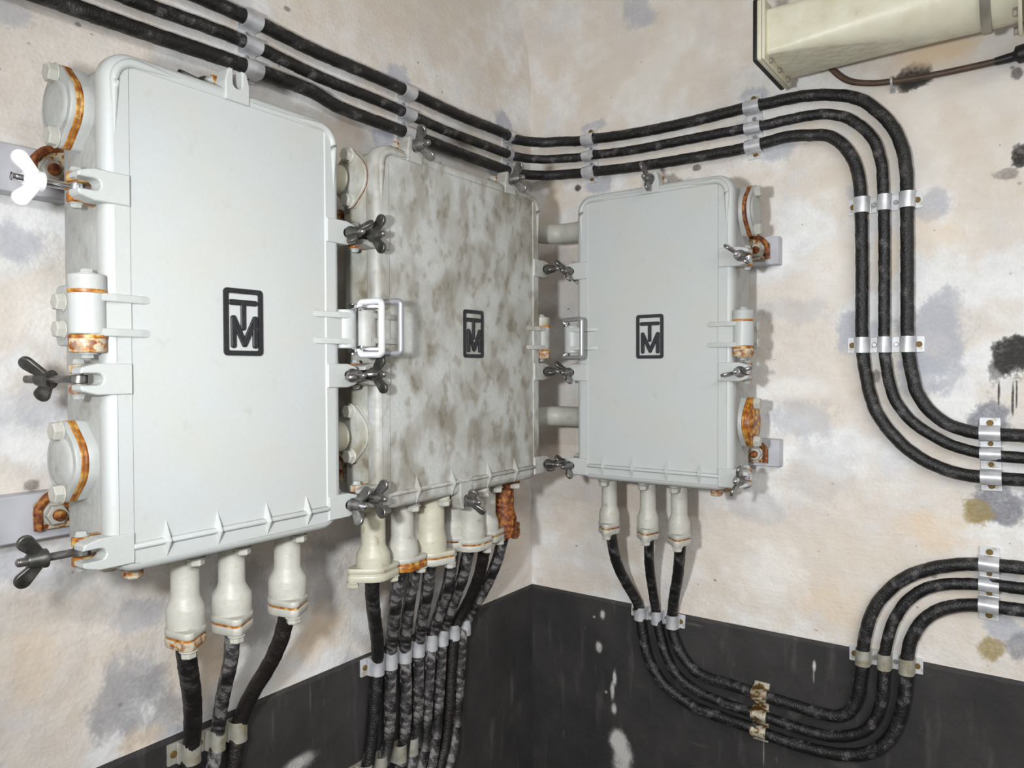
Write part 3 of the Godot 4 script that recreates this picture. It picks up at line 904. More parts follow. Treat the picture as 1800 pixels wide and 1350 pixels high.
func latch_handle(root: Node3D, base: Transform3D, du: float, dw: float, bail_mat: Material):
	# a bail on two eyes: pivots at x = 0.013, w = 0.19; the long bar at (du, dw)
	var st := tool()
	for s in [1, -1]:
		var y := 0.0275 if s == 1 else -0.0335
		var o := hull([[0.011, 0.188, 0.0085], [0.0, 0.208, 0.0062]], 32)
		slab(st, o, bevelled(-0.003, 0.003, 0.001), frame(Vector3(1, 0, 0), Vector3(0, 0, 1), Vector3(0, -1, 0), Vector3(0, y, 0)))
		rod(st, 0.005, y - 0.006, y + 0.006, frame(Vector3(1, 0, 0), Vector3(0, 0, -1), Vector3(0, 1, 0), Vector3(0.011, 0, 0.186)), 16)
	var h := put("latch_handle", done(st), M.chrome, root, base)
	h.set_meta("label", "chromed latch with a rectangular bail handle")
	st = tool()
	var a := Vector3(0.0, 0, 0.212)
	var b := Vector3(du, 0, dw)
	var dir := (b - a).normalized()
	var pts := []
	var yt := 0.0335
	var yb := -0.0395
	var r := 0.006
	var corners := [a + Vector3(0, 0.0275, 0), a + Vector3(0, yt, 0), b + Vector3(0, yt, 0), b + Vector3(0, yb, 0), a + Vector3(0, yb, 0), a + Vector3(0, -0.0335, 0)]
	pts.append(corners[0])
	for k in range(1, 5):
		var p: Vector3 = corners[k]
		var d0: Vector3 = (corners[k - 1] - p)
		var d1: Vector3 = (corners[k + 1] - p)
		var q := minf(r, minf(d0.length(), d1.length()) * 0.9)
		var e0 := p + d0.normalized() * q
		var e1 := p + d1.normalized() * q
		for j in 6:
			var f := j / 5.0
			pts.append(e0.lerp(p, f).lerp(p.lerp(e1, f), f))
	pts.append(corners[5])
	tube(st, PackedVector3Array(pts), 0.0045, 12)
	put("bail", done(st), bail_mat, h)

func oval(rr: float, lobe: float, lr: float) -> PackedVector2Array:
	return hull([[0, 0, rr], [0, lobe, lr], [0, -lobe, lr]], 56)

# flange on a box side. base: x = along depth (w), y up, z outward; returns outer height
func side_flange(root: Node3D, base: Transform3D, blank: bool, body_mat: Material, cover_mat: Material, gasket: Material, thin := 1.0):
	var o := oval(0.0345, 0.0335, 0.0105)
	var st := tool()
	var q := 1.0 if blank else thin
	slab(st, o, [[0.0, -0.004], [0.0, 0.0100 * q], [0.0006, 0.0108 * q]], base)
	put("flange_seat", done(st), body_mat, root)
	st = tool()
	if blank:
		slab(st, inset(o, -0.0003), [[0.0008, 0.0104], [0.0, 0.0112], [0.0, 0.0135], [0.0012, 0.0145], [0.0, 0.0153], [0.0, 0.0185], [0.0008, 0.0192]], base)
	else:
		slab(st, inset(o, 0.0006), [[0.0, 0.0106 * q], [-0.0006, 0.0128 * q], [0.0, 0.0147 * q]], base)
	var g := put("gasket", done(st), gasket, root)
	g.set_meta("label", "rust weeping out of the flange joint")
	st = tool()
	slab(st, o, [[0.0005, 0.0145 * q], [0.0, 0.0155 * q], [0.0, 0.0225 * q], [0.0008, 0.0238 * q]], base)
	if blank:
		slab(st, hull([[0, 0, 0.027]], 40), [[0.0, 0.0235], [0.0015, 0.0255], [0.006, 0.0268], [0.014, 0.0272]], base)
	var c := put("flange_cover" if blank else "pipe_flange", done(st), cover_mat, root)
	for y in [0.0335, -0.0335]:
		put("hex_bolt", hex_bolt(), M.gland, c, base * at(0, y, 0.0236 * q).scaled_local(Vector3.ONE * 1.12))

func gland(root: Node3D, u: float, w: float, top: float, spec: Dictionary):
	# spec: r pipe radius, R socket radius, sh shoulder height, end, turn of flange, mat
	var m: Material = spec.mat
	var r: float = spec.r
	var R: float = spec.R
	var sh: float = spec.sh
	var e: float = spec.end
	var st := tool()
	var dn := frame(Vector3(1, 0, 0), Vector3(0, 0, 1), Vector3(0, -1, 0), Vector3(u, 0, w))
	turned(st, [[[r, -top], [r, -sh - 0.006], [r + (R - r) * 0.2, -sh - 0.001], [R - (R - r) * 0.15, -sh + 0.008], [R, -sh + 0.013], [R, -e - 0.0145]], [[R, -e - 0.0145], [R - 0.004, -e - 0.0145]]], dn, 32)
	var turn: float = spec.get("turn", 0.0)
	var fx := frame(Vector3(cos(turn), 0, sin(turn)), Vector3(-sin(turn), 0, cos(turn)), Vector3(0, -1, 0), Vector3(u, 0, w))
	var lob: float = spec.get("lobe", R + 0.006)
	var o := hull([[0, 0, R + 0.0012], [lob, 0, 0.0085], [-lob, 0, 0.0085]], 48)
	# upper flange ring is cast on to the socket
	slab(st, o, [[0.001, -e - 0.0215], [0.0, -e - 0.0205], [0.0, -e - 0.0145], [0.0008, -e - 0.0135]], fx)
	var g := put("cable_gland", done(st), m, root)
	st = tool()
	slab(st, inset(o, 0.0018), [[0.0, -e - 0.0135], [0.0, -e - 0.0105]], fx)
	put("rust_ring", done(st), spec.get("ring", M.rust_drip), g)
	st = tool()
	slab(st, o, [[0.0008, -e - 0.0105], [0.0, -e - 0.0095], [0.0, -e - 0.002], [0.0012, -e]], fx)
	put("gland_flange", done(st), spec.get("flange_mat", M.gland), g)
	for s in [-1, 1]:
		put("hex_bolt", hex_bolt(), spec.get("bolt", M.gland), g, fx * at(s * lob * 0.98, 0, -e))
	# neck flange under the box, two bolts
	st = tool()
	var p := hull([[0, 0, r + 0.004], [r + 0.010, 0, 0.0095], [-r - 0.010, 0, 0.0095]], 44)
	var nt: float = spec.get("neck_turn", PI / 2)
	var tx := frame(Vector3(cos(nt), 0, sin(nt)), Vector3(-sin(nt), 0, cos(nt)), Vector3(0, -1, 0), Vector3(u, 0, w - 0.003))
	slab(st, p, bevelled(-top - 0.004, -top + 0.005, 0.001), tx)
	var nf := put("neck_flange", done(st), spec.get("neck", m), root)
	for s in [-1, 1]:
		put("hex_bolt", hex_bolt(), spec.get("neck_bolt", M.gland), nf, tx * at(s * (r + 0.0105), 0, -top + 0.005).scaled_local(Vector3.ONE * 1.1))

func bracket(root: Node3D, x: float, y: float, s: int):
	# cast foot beside the box back: a plate with a hooked rim round a nut; s = outward side
	var st := tool()
	var base := frame(Vector3(s, 0, 0), Vector3(0, 1, 0), Vector3(0, 0, s), Vector3(x, y, 0)) if s == 1 else Transform3D(Basis(Vector3(-1, 0, 0), Vector3(0, 1, 0), Vector3(0, 0, 1)), Vector3(x, y, 0))
	var o := PackedVector2Array([Vector2(-0.03, -0.017), Vector2(0.016, -0.017), Vector2(0.020, -0.012), Vector2(0.020, 0.012), Vector2(0.004, 0.028), Vector2(-0.03, 0.034)])
	slab(st, o, bevelled(0.0285, 0.0375, 0.0012), base, true, false)
	box(st, Vector3(-0.026, 0.006, 0.06), Vector3(0.012, 0.044, 0.05), 0.001, base)
	var b := put("mounting_foot", done(st), M.rusty, root)
	st = tool()
	var rim := PackedVector3Array()
	for p in [Vector2(0.0175, -0.0165), Vector2(0.0175, -0.009), Vector2(0.0175, 0.0), Vector2(0.0175, 0.009), Vector2(0.012, 0.016), Vector2(0.006, 0.022), Vector2(-0.002, 0.0265), Vector2(-0.012, 0.029), Vector2(-0.022, 0.031)]:
		rim.append(base * Vector3(p.x, p.y, 0.0385))
	tube(st, rim, 0.0048, 10)
	var rm := put("foot_rim", done(st), M.rust, b)
	rm.set_meta("label", "rusty hooked rim of the foot")
	st = tool()
	rod(st, 0.0135, 0.0375, 0.0395, base, 24)
	slab(st, hexagon(0.0122), [[0.0, 0.0395], [0.0, 0.0475], [0.001, 0.0485]], base, true, false)
	put("foot_nut", done(st), M.gland, b)
	st = tool()
	turned(st, [[[0.0068, 0.048], [0.0068, 0.0535], [0.005, 0.055], [0.0, 0.0555]]], base, 18)
	var stud := put("foot_stud", done(st), M.rust, b)
	stud.set_meta("label", "rusted stud end")

func wall_plate(label: String, xf: Transform3D, hx: float, hy: float):
	var o := put("mounting_plate", null, M.plate, null, xf)
	var st := tool()
	slab(st, rrect(hx, hy, 0.002, 2), bevelled(0.0, 0.028, 0.0015))
	o.mesh = done(st)
	tag(o, label, "bracket")

func side_base(s: int, x: float, y: float) -> Transform3D:
	# clamp frame on a vertical side: x outward, y up (down on the left), z off the wall
	return frame(Vector3(s, 0, 0), Vector3(0, s, 0), Vector3(0, 0, 1), Vector3(s * x, y, 0))

func flange_base(s: int, x: float, y: float, w: float) -> Transform3D:
	return frame(Vector3(0, 0, -s), Vector3(0, 1, 0), Vector3(s, 0, 0), Vector3(s * x, y, w))

func junction_box(label: String, xf: Transform3D, hw: float, back: float, opt: Dictionary) -> Node3D:
	var root := thing("junction_box", label, "junction box", xf)
	var hh: float = opt.hh
	var du: float = opt.du
	var bm: Material = opt.body
	var dm: Material = opt.door
	# body
	var st := tool()
	slab(st, rrect(hw - 0.006, hh - 0.006, 0.026), [[0.006, back], [0.0015, back + 0.0015], [0.0, back + 0.006], [0.0, 0.166]])
	put("body", done(st), bm, root)
	st = tool()
	slab(st, rrect(hw - 0.0085, hh - 0.0085, 0.025), [[0.0, 0.1655], [0.0, 0.1685]])
	put("gasket", done(st), M.rubber, root)
	# door: rounded rim, sunk panel
	st = tool()
	slab(st, rrect(hw, hh, 0.031, 9), [[0.003, 0.168], [0.0006, 0.1690], [0.0, 0.1705], [0.0, 0.1800], [0.0008, 0.1840], [0.0028, 0.1872], [0.0060, 0.1892], [0.0095, 0.1900], [0.0098, 0.1900], [0.0099, 0.1884]])
	# flat border round the sunk panel
	var edge := inset(rrect(hw, hh, 0.031, 9), 0.0095)
	for k in edge.size():
		var p0 := edge[k]
		var p1 := edge[(k + 1) % edge.size()]
		var lim := Vector2(hw - 0.0250, hh - 0.0150)
		var q0 := p0.clamp(Vector2(-lim.x, -0.249), lim)
		var q1 := p1.clamp(Vector2(-lim.x, -0.249), lim)
		var i0 := q0 * Vector2((lim.x - 0.0012) / lim.x, 1.0 - 0.0012 / lim.y)
		var i1 := q1 * Vector2((lim.x - 0.0012) / lim.x, 1.0 - 0.0012 / lim.y)
		st.set_smooth_group(-1)
		quad(st, Vector3(p0.x, p0.y, 0.19), Vector3(p1.x, p1.y, 0.19), Vector3(q1.x, q1.y, 0.19), Vector3(q0.x, q0.y, 0.19))
		if q0.distance_to(q1) > 1e-5:
			quad(st, Vector3(q0.x, q0.y, 0.19), Vector3(q1.x, q1.y, 0.19), Vector3(i1.x, i1.y, 0.1884), Vector3(i0.x, i0.y, 0.1884))
	var door := put("door", done(st), dm, root)
	for s in [-1, 1]:
		st = tool()
		door_groove(st, hw, hh, s)
		put("corner_bead", done(st), dm, door)
	# stiffening rib across the foot of the door, with cross fins
	st = tool()
	slab(st, PackedVector2Array([Vector2(-0.0042, 0.187), Vector2(0.0042, 0.187), Vector2(0.0026, 0.1925), Vector2(0.0008, 0.1938), Vector2(-0.0012, 0.1936), Vector2(-0.0028, 0.1922)]), bevelled(-hw + 0.024, hw - 0.024, 0.0008), frame(Vector3(0, -1, 0), Vector3(0, 0, 1), Vector3(-1, 0, 0), Vector3(0, -0.249, 0)))
	put("rib", done(st), dm, door)
	for uu in opt.fins:
		var u: float = uu + du
		st = tool()
		st.set_smooth_group(-1)
		var a := Vector3(u, -0.223, 0.1875)
		var b := Vector3(u, -0.2705, 0.188)
		var l := Vector3(u - 0.0052, -0.249, 0.1875)
		var r := Vector3(u + 0.0052, -0.249, 0.1875)
		var t1 := Vector3(u - 0.0010, -0.249, 0.1985)
		var t2 := Vector3(u + 0.0010, -0.249, 0.1985)
		tri(st, a, l, t1)
		tri(st, a, t1, t2)
		tri(st, a, t2, r)
		tri(st, b, t1, l)
		tri(st, b, t2, t1)
		tri(st, b, r, t2)
		put("fin", done(st), dm, door)
	emblem(door, opt.emblem + du)
	# hinge on one side, latch on the other
	var hs: int = opt.hinge
	hinge(root, door, frame(Vector3(hs, 0, 0), Vector3(0, 1, 0), Vector3(0, 0, 1), Vector3(hs * (hw + 0.015), 0, 0)), bm, dm)
	var lb := frame(Vector3(-hs, 0, 0), Vector3(0, 1, 0), Vector3(0, 0, 1), Vector3(-hs * (hw + 0.015), 0, 0))
	hinge(root, door, lb, bm, dm, true)
	latch_handle(root, lb, opt.bail[0], opt.bail[1], opt.bail[2])
	# clamps round the edge
	for c in opt.clamps:
		var look: Dictionary = c[2].duplicate()
		look.door = dm
		var base: Transform3D
		match c[0]:
			"left": base = side_base(-1, hw + 0.015, c[1])
			"right": base = side_base(1, hw + 0.015, c[1])
			"top": base = frame(Vector3(0, 1, 0), Vector3(-1, 0, 0), Vector3(0, 0, 1), Vector3(c[1] + du, hh + 0.010, 0))
			"bottom": base = frame(Vector3(0, -1, 0), Vector3(1, 0, 0), Vector3(0, 0, 1), Vector3(c[1] + du, -hh - 0.012, 0))
		look.inner = 0.026 if c[0] == "top" else 0.040
		clamp_set(root, door, base, look)
	# side flanges
	for f in opt.flanges:
		side_flange(root, flange_base(f[0], hw - 0.006, f[1], (back + 0.166) / 2), f[2], bm, f[3], f[4], f[5] if f.size() > 5 else 1.0)
	for b in opt.get("plugs", []):
		st = tool()
		var px := frame(Vector3(0, 0, 1), Vector3(1, 0, 0), Vector3(0, -1, 0), Vector3(b + du, 0, 0.128))
		px.basis = Basis(Vector3(0, 0, 1), Vector3(-1, 0, 0), Vector3(0, -1, 0)) if px.basis.determinant() < 0 else px.basis
		slab(st, hull([[0, 0, 0.019], [0.027, 0, 0.0095], [-0.027, 0, 0.0095]], 44), bevelled(hh - 0.008, hh + 0.004, 0.001), px)
		var pg := put("blank_plate", done(st), M.rusty, root)
		for e in [-1, 1]:
			put("hex_bolt", hex_bolt(), M.rusty, pg, px * at(e * 0.027, 0, hh + 0.0038).scaled_local(Vector3.ONE * 1.15))
	for b in opt.feet:
		bracket(root, b[0], b[1], b[2])
	for g in opt.glands:
		gland(root, g[0] + du, g[1], -hh - 0.002, g[2])
	return root

func left_wall(z: float, y: float) -> Transform3D:
	return Transform3D(Basis(Vector3.UP, PI / 2), Vector3(0, y, z))

func right_wall(x: float, y: float) -> Transform3D:
	return Transform3D(Basis.IDENTITY, Vector3(x, y, 0))

func build_boxes():
	var e1 := -0.393
	# nearest box, left wall
	junction_box("big pale grey junction box nearest the left edge, clean door, left wing bolts swung open", left_wall(0.908, 1.614), 0.1575, 0.080, {
		hh = 0.277, du = -0.004, plugs = [-0.112],
		body = M.paint_dull, door = M.door, hinge = -1, emblem = 0.0085, bail = [0.004, 0.250, M.bail_glare], fins = [-0.092, -0.029, 0.039, 0.101],
		clamps = [
			["left", 0.130, {swing = PI / 2, nut = M.bright, metal = M.chrome, ear = M.rust_drip, roll = PI / 2, reach = 0.032}],
			["left", -0.069, {swing = 2.62, roll = 1.0, nut = M.dark_steel, reach = 0.030}],
			["left", -0.2495, {swing = PI / 2, roll = PI / 2 - 0.2, nut = M.dark_steel, reach = 0.034, ear = M.rust_drip}],
			["right", 0.130, {roll = 0.7, nut = M.dark_steel}],
			["right", -0.068, {roll = 0.1, nut = M.steel}],
			["right", -0.249, {roll = 1.2, nut = M.steel, metal = M.chrome}],
			["top", 0.002, {swing = 2.85, roll = PI / 2 + 0.25, ear = M.rust_drip}]],
		flanges = [[-1, 0.222, true, M.paint_dull, M.rust_drip], [-1, -0.158, true, M.paint_dull, M.rust_drip], [1, 0.222, false, M.paint_dull, M.rust], [1, -0.158, false, M.paint_dull, M.rust]],
		feet = [[-0.147, -0.228, -1], [-0.147, 0.172, -1]],
		glands = [
			[-0.036, 0.13, {r = 0.0165, R = 0.0222, sh = -0.338, end = -0.393, mat = M.gland, turn = 2.0, flange_mat = M.rusty}],
			[0.028, 0.13, {r = 0.0165, R = 0.0245, sh = -0.338, end = -0.393, mat = M.gland, turn = 2.0}],
			[0.115, 0.13, {r = 0.0180, R = 0.0258, sh = -0.337, end = -0.393, mat = M.gland, turn = 2.0}]]})
	# wide stained box beside the corner
	junction_box("wide junction box between the other two, its door stained brown, eight cable glands below", left_wall(0.465, 1.6165), 0.2165, 0.112, {
		hh = 0.2715, du = -0.0087,
		body = M.body2, door = M.door2, hinge = 1, emblem = 0.018, bail = [-0.006, 0.246, M.bail_grey], fins = [-0.125, -0.041, 0.056, 0.137],
		clamps = [
			["left", 0.130, {roll = PI / 2, ear = M.rust_drip}],
			["left", -0.069, {roll = PI / 2 + 0.1, ear = M.rust_drip}],
			["left", -0.247, {roll = PI / 2 - 0.1, nut = M.steel}],
			["right", 0.131, {roll = 0.2}],
			["right", -0.067, {roll = 0.1}],
			["right", -0.247, {roll = 0.3}],
			["top", -0.127, {roll = 0.5, nut = M.steel}],
			["top", 0.125, {roll = 0.3, nut = M.steel}],
			["bottom", -0.006, {roll = 0.6, nut = M.steel}]],
		flanges = [[-1, 0.222, false, M.body2, M.rust, 0.5], [-1, -0.158, false, M.body2, M.body2, 0.5], [1, 0.222, false, M.body2, M.rust], [1, -0.158, false, M.body2, M.rust]],
		feet = [[-0.212, -0.222, -1], [-0.212, 0.160, -1]],
		glands = [
			[-0.168, 0.137, {r = 0.0188, R = 0.0262, sh = -0.337, end = -0.386, mat = M.gland_cream, lobe = 0.034, turn = 0.35, neck_turn = 0.0, ring = M.gland_cream, flange_mat = M.gland_cream, bolt = M.gland_cream}],
			[-0.104, 0.137, {r = 0.0185, R = 0.0262, sh = -0.337, end = -0.385, mat = M.gland, turn = 0.5, flange_mat = M.rust_drip}],
			[-0.050, 0.118, {r = 0.0175, R = 0.0240, sh = -0.335, end = -0.385, mat = M.gland, turn = 1.2}],
			[-0.040, 0.141, {r = 0.0235, R = 0.0272, sh = -0.338, end = -0.388, mat = M.gland_cream, turn = 0.9}],
			[0.046, 0.118, {r = 0.0175, R = 0.0240, sh = -0.330, end = -0.380, mat = M.gland, turn = 1.2, ring = M.rust}],
			[0.066, 0.141, {r = 0.0250, R = 0.0270, sh = -0.338, end = -0.386, mat = M.gland, turn = 0.6}],
			[0.120, 0.137, {r = 0.0172, R = 0.0225, sh = -0.335, end = -0.383, mat = M.gland, turn = 0.4}],
			[0.175, 0.137, {r = 0.0190, R = 0.0245, sh = -0.335, end = -0.383, mat = M.rust, turn = 0.2, flange_mat = M.rust, bolt = M.rusty, ring = M.rust, neck = M.rust}]]})
	# narrow box on the right wall
	junction_box("narrow grey junction box alone on the right wall, three cable glands below, door latched shut", right_wall(0.390, 1.6155), 0.155, 0.080, {
		hh = 0.275, du = 0.0025, plugs = [0.112],
		body = M.paint_dull, door = M.door, hinge = 1, emblem = -0.002, bail = [-0.050, 0.230, M.bail_grey], fins = [-0.099, -0.037, 0.032, 0.094],
		clamps = [
			["left", 0.130, {roll = -0.9, nut = M.steel}],
			["left", -0.068, {roll = -0.9, nut = M.steel}],
			["left", -0.252, {roll = -0.9, nut = M.steel}],
			["right", 0.130, {roll = -0.7, metal = M.chrome, nut = M.steel, ear = M.rust_drip}],
			["right", -0.067, {roll = 0.25, metal = M.chrome, nut = M.steel}],
			["right", -0.251, {roll = 1.3, metal = M.chrome, nut = M.steel}],
			["top", 0.0, {roll = 0.25, nut = M.steel, ear = M.rust_drip}]],
		flanges = [[1, 0.218, true, M.paint_dull, M.rust], [1, -0.157, true, M.rust_drip, M.rust_drip], [-1, 0.222, false, M.paint_dull, M.rust], [-1, -0.157, false, M.paint_dull, M.rust]],
		feet = [[0.150, 0.160, 1], [0.148, -0.2225, 1]],
		glands = [
			[-0.1175, 0.13, {r = 0.0155, R = 0.0206, sh = -0.338, end = -0.388, mat = M.gland, turn = 1.3}],
			[-0.0335, 0.13, {r = 0.0155, R = 0.0206, sh = -0.338, end = -0.388, mat = M.gland, turn = 1.3}],
			[0.0305, 0.13, {r = 0.0155, R = 0.0206, sh = -0.340, end = -0.391, mat = M.gland, turn = 1.3}]]})
	# flat steel plates on the wall that the feet are bolted to
	wall_plate("grey wall plate at the left edge below the nearest box's rusty foot", left_wall(1.085, 1.384), 0.058, 0.027)
	wall_plate("grey wall plate at the left edge behind the bright wing nut", left_wall(1.085, 1.784), 0.058, 0.027)
	wall_plate("grey wall plate in the gap between the two left boxes, lower one", left_wall(0.695, 1.392), 0.045, 0.026)
	wall_plate("grey wall plate in the gap between the two left boxes, upper one", left_wall(0.695, 1.775), 0.045, 0.026)
	wall_plate("lilac grey wall plate behind the upper right foot of the narrow box", right_wall(0.540, 1.7755), 0.035, 0.026)
	wall_plate("lilac grey wall plate behind the lower right foot of the narrow box", right_wall(0.540, 1.3945), 0.038, 0.0255)

func build_pipes():
	# from the stained box to the nearest box, straight
	var names := ["short grey pipe joining the two left boxes, upper one beside the rusty flange", "short grey pipe joining the two left boxes, lower one"]
	var names2 := ["upper grey pipe joining the stained box to the narrow box round the corner, rust spotted", "lower grey pipe joining the stained box to the narrow box round the corner"]
	for k in 2:
		var y := 1.613 + (0.222 if k == 0 else -0.158)
		var st := tool()
		tube(st, PackedVector3Array([Vector3(0.128, y, 0.700), Vector3(0.127, y, 0.740), Vector3(0.124, y, 0.748)]), 0.0225, 28)
		var p := put("connecting_pipe", done(st), M.gland_cream)
		tag(p, names[k], "pipe", "connecting pipes")
		st = tool()
		var pts := []
		pts.append(Vector3(0.2235, y + 0.001, 0.122))
		pts.append(Vector3(0.19, y + 0.001, 0.122))
		for i in 9:
			var a := PI / 2 * i / 8
			pts.append(Vector3(0.171 - sin(a) * 0.045, y + 0.001, 0.167 - cos(a) * 0.045))
		pts.append(Vector3(0.126, y + 0.001, 0.20))
		pts.append(Vector3(0.127, y + 0.001, 0.2405))
		tube(st, PackedVector3Array(pts), 0.0205, 28)
		p = put("connecting_pipe", done(st), M.gland)
		tag(p, names2[k], "pipe", "connecting pipes")

# ------------------------------------------------------------------ cables
func cable(label: String, pts: Array, r: float, kind: int, group: String):
	var path := smooth_path(pts, 0.0045)
	var nz := FastNoiseLite.new()
	nz.seed = 300 + used.get("cable", 0) * 7
	nz.frequency = 1.0
	var turns := 26.0
	var n := 18
	var bump := func(i, k, l):
		var a: float = TAU * k / n
		var lump := nz.get_noise_3d(cos(a) * 1.5, sin(a) * 1.5, l * 70.0)
		var wrap := fposmod(l * turns + float(k) / n, 1.0)
		return r * (1.0 + 0.055 * lump) + 0.0006 * (1.0 - wrap) - 0.0003
	var st := tool()
	tube(st, path, bump, n)
	var o := put("cable", done(st), M["cable%d" % kind])
	tag(o, label, "cable", group)

func on_left(zy: Array, w := 0.016) -> Array:
	var out := []
	for p in zy:
		out.append(Vector3(p[2] if p.size() > 2 else w, p[1], p[0]))
	return out

func on_right(xy: Array, w := 0.016) -> Array:
	var out := []
	for p in xy:
		out.append(Vector3(p[0], p[1], p[2] if p.size() > 2 else w))
	return out

func corner_turn(y: float) -> Array:
	var out := []
	for k in range(1, 6):
		var a := PI / 2 * k / 6
		out.append(Vector3(0.125 - cos(PI / 2 - a) * 0.0 - sin(PI / 2 - a) * 0.107, y, 0.125 - sin(a) * 0.107))
	return out

func build_cables():
	var top := "cables along the top of both walls"
	var la := [[1.25, 2.077], [1.05, 2.077], [0.891, 2.076], [0.765, 2.076], [0.65, 2.070], [0.53, 2.071], [0.43, 2.070], [0.27, 2.067], [0.15, 2.070], [0.105, 2.068]]
	var ra := [[0.135, 2.059], [0.171, 2.057], [0.267, 2.051], [0.381, 2.050], [0.498, 2.055], [0.543, 2.055], [0.615, 2.055], [0.670, 2.045], [0.709, 2.030], [0.734, 2.009], [0.760, 1.977], [0.774, 1.948], [0.782, 1.919], [0.786, 1.887], [0.787, 1.854], [0.787, 1.823], [0.788, 1.748], [0.789, 1.609], [0.791, 1.577], [0.798, 1.537], [0.805, 1.510], [0.823, 1.482], [0.846, 1.462], [0.870, 1.452], [0.894, 1.447], [0.928, 1.446], [1.1, 1.445]]
	cable("uppermost of three black cables round the corner, outermost in the bend by the duct", on_left(la) + corner_turn(2.064) + on_right(ra), 0.0106, 0, top)
	var lb := [[1.25, 2.036], [1.05, 2.036], [0.937, 2.034], [0.855, 2.038], [0.765, 2.039], [0.643, 2.031], [0.52, 2.031], [0.43, 2.029], [0.335, 2.025], [0.2, 2.027], [0.105, 2.028]]
	var rb := [[0.135, 2.023], [0.171, 2.022], [0.267, 2.016], [0.382, 2.016], [0.498, 2.016], [0.540, 2.015], [0.586, 2.017], [0.629, 2.017], [0.659, 2.013], [0.691, 2.000], [0.717, 1.977], [0.735, 1.952], [0.745, 1.920], [0.749, 1.892], [0.750, 1.854], [0.752, 1.809], [0.753, 1.633], [0.753, 1.611], [0.754, 1.578], [0.760, 1.537], [0.768, 1.505], [0.780, 1.483], [0.800, 1.459], [0.826, 1.441], [0.851, 1.427], [0.875, 1.419], [0.896, 1.415], [0.924, 1.411], [1.1, 1.409]]
	cable("middle one of three black cables round the corner and down the right wall", on_left(lb) + corner_turn(2.026) + on_right(rb), 0.0094, 3, top)
	var lc := [[1.25, 1.995], [1.033, 1.996], [0.911, 1.999], [0.80, 2.003], [0.733, 2.004], [0.650, 2.003], [0.601, 1.994], [0.504, 1.993], [0.43, 1.993], [0.33, 1.992], [0.2, 1.991], [0.105, 1.991]]
	var rc := [[0.135, 1.988], [0.171, 1.986], [0.267, 1.980], [0.382, 1.978], [0.498, 1.978], [0.544, 1.982], [0.587, 1.986], [0.621, 1.982], [0.654, 1.976], [0.675, 1.963], [0.694, 1.939], [0.706, 1.912], [0.711, 1.889], [0.714, 1.859], [0.715, 1.826], [0.717, 1.724], [0.717, 1.612], [0.719, 1.578], [0.725, 1.537], [0.732, 1.504], [0.743, 1.473], [0.765, 1.441], [0.791, 1.414], [0.821, 1.394], [0.852, 1.382], [0.875, 1.377], [0.897, 1.376], [0.924, 1.375], [1.1, 1.375]]
	cable("lowest of three black cables round the corner, innermost in the bend by the duct", on_left(lc) + corner_turn(1.990) + on_right(rc), 0.0106, 0, top)
	var low := "cables from the narrow box"
	cable("black cable from the narrow box's left gland, lowest where three cross the black dado", on_right([[0.277, 1.234, 0.13], [0.279, 1.211, 0.127], [0.272, 1.155, 0.092], [0.274, 1.101, 0.048], [0.284, 1.060, 0.022], [0.287, 1.033], [0.293, 0.995], [0.308, 0.939], [0.338, 0.900], [0.375, 0.879], [0.412, 0.866], [0.479, 0.860], [0.526, 0.857], [0.540, 0.855], [0.565, 0.851], [0.627, 0.848], [0.686, 0.853], [0.735, 0.872], [0.764, 0.903], [0.782, 0.948], [0.790, 1.000], [0.791, 1.029], [0.793, 1.059], [0.798, 1.086], [0.811, 1.115], [0.831, 1.139], [0.860, 1.156], [0.896, 1.164], [0.926, 1.166], [1.1, 1.168]]), 0.0108, 3, low)
	cable("black cable from the narrow box's middle gland, middle where three cross the black dado", on_right([[0.359, 1.236, 0.13], [0.360, 1.216, 0.127], [0.346, 1.167, 0.097], [0.329, 1.101, 0.045], [0.324, 1.053, 0.019], [0.325, 1.036], [0.332, 1.003], [0.347, 0.957], [0.370, 0.923], [0.408, 0.903], [0.439, 0.895], [0.483, 0.890], [0.526, 0.887], [0.542, 0.886], [0.565, 0.884], [0.627, 0.880], [0.674, 0.883], [0.719, 0.902], [0.742, 0.932], [0.752, 0.969], [0.755, 0.996], [0.756, 1.045], [0.760, 1.069], [0.767, 1.103], [0.783, 1.139], [0.803, 1.165], [0.831, 1.185], [0.868, 1.195], [0.896, 1.198], [0.926, 1.201], [1.1, 1.202]]), 0.0096, 3, low)
	cable("black cable from the narrow box's right gland, uppermost where three cross the black dado", on_right([[0.423, 1.234, 0.13], [0.424, 1.219, 0.127], [0.400, 1.151, 0.081], [0.373, 1.090, 0.037], [0.362, 1.054, 0.019], [0.359, 1.036], [0.361, 1.009], [0.375, 0.977], [0.399, 0.947], [0.430, 0.934], [0.479, 0.931], [0.525, 0.927], [0.542, 0.925], [0.559, 0.924], [0.612, 0.921], [0.656, 0.919], [0.686, 0.924], [0.705, 0.942], [0.716, 0.975], [0.721, 1.025], [0.722, 1.040], [0.723, 1.061], [0.728, 1.092], [0.740, 1.131], [0.761, 1.164], [0.787, 1.191], [0.818, 1.210], [0.855, 1.224], [0.896, 1.232], [0.926, 1.234], [1.1, 1.236]]), 0.0108, 3, low)
	var g1 := "cables hanging from the nearest box"
	cable("black cable hanging from the nearest box's left gland", on_left([[0.948, 1.226, 0.130], [0.946, 1.209, 0.127], [0.932, 1.175, 0.109], [0.903, 1.119, 0.068], [0.879, 1.060, 0.028], [0.875, 1.023], [0.879, 1.000], [0.884, 0.96], [0.90, 0.90]]), 0.0120, 0, g1)
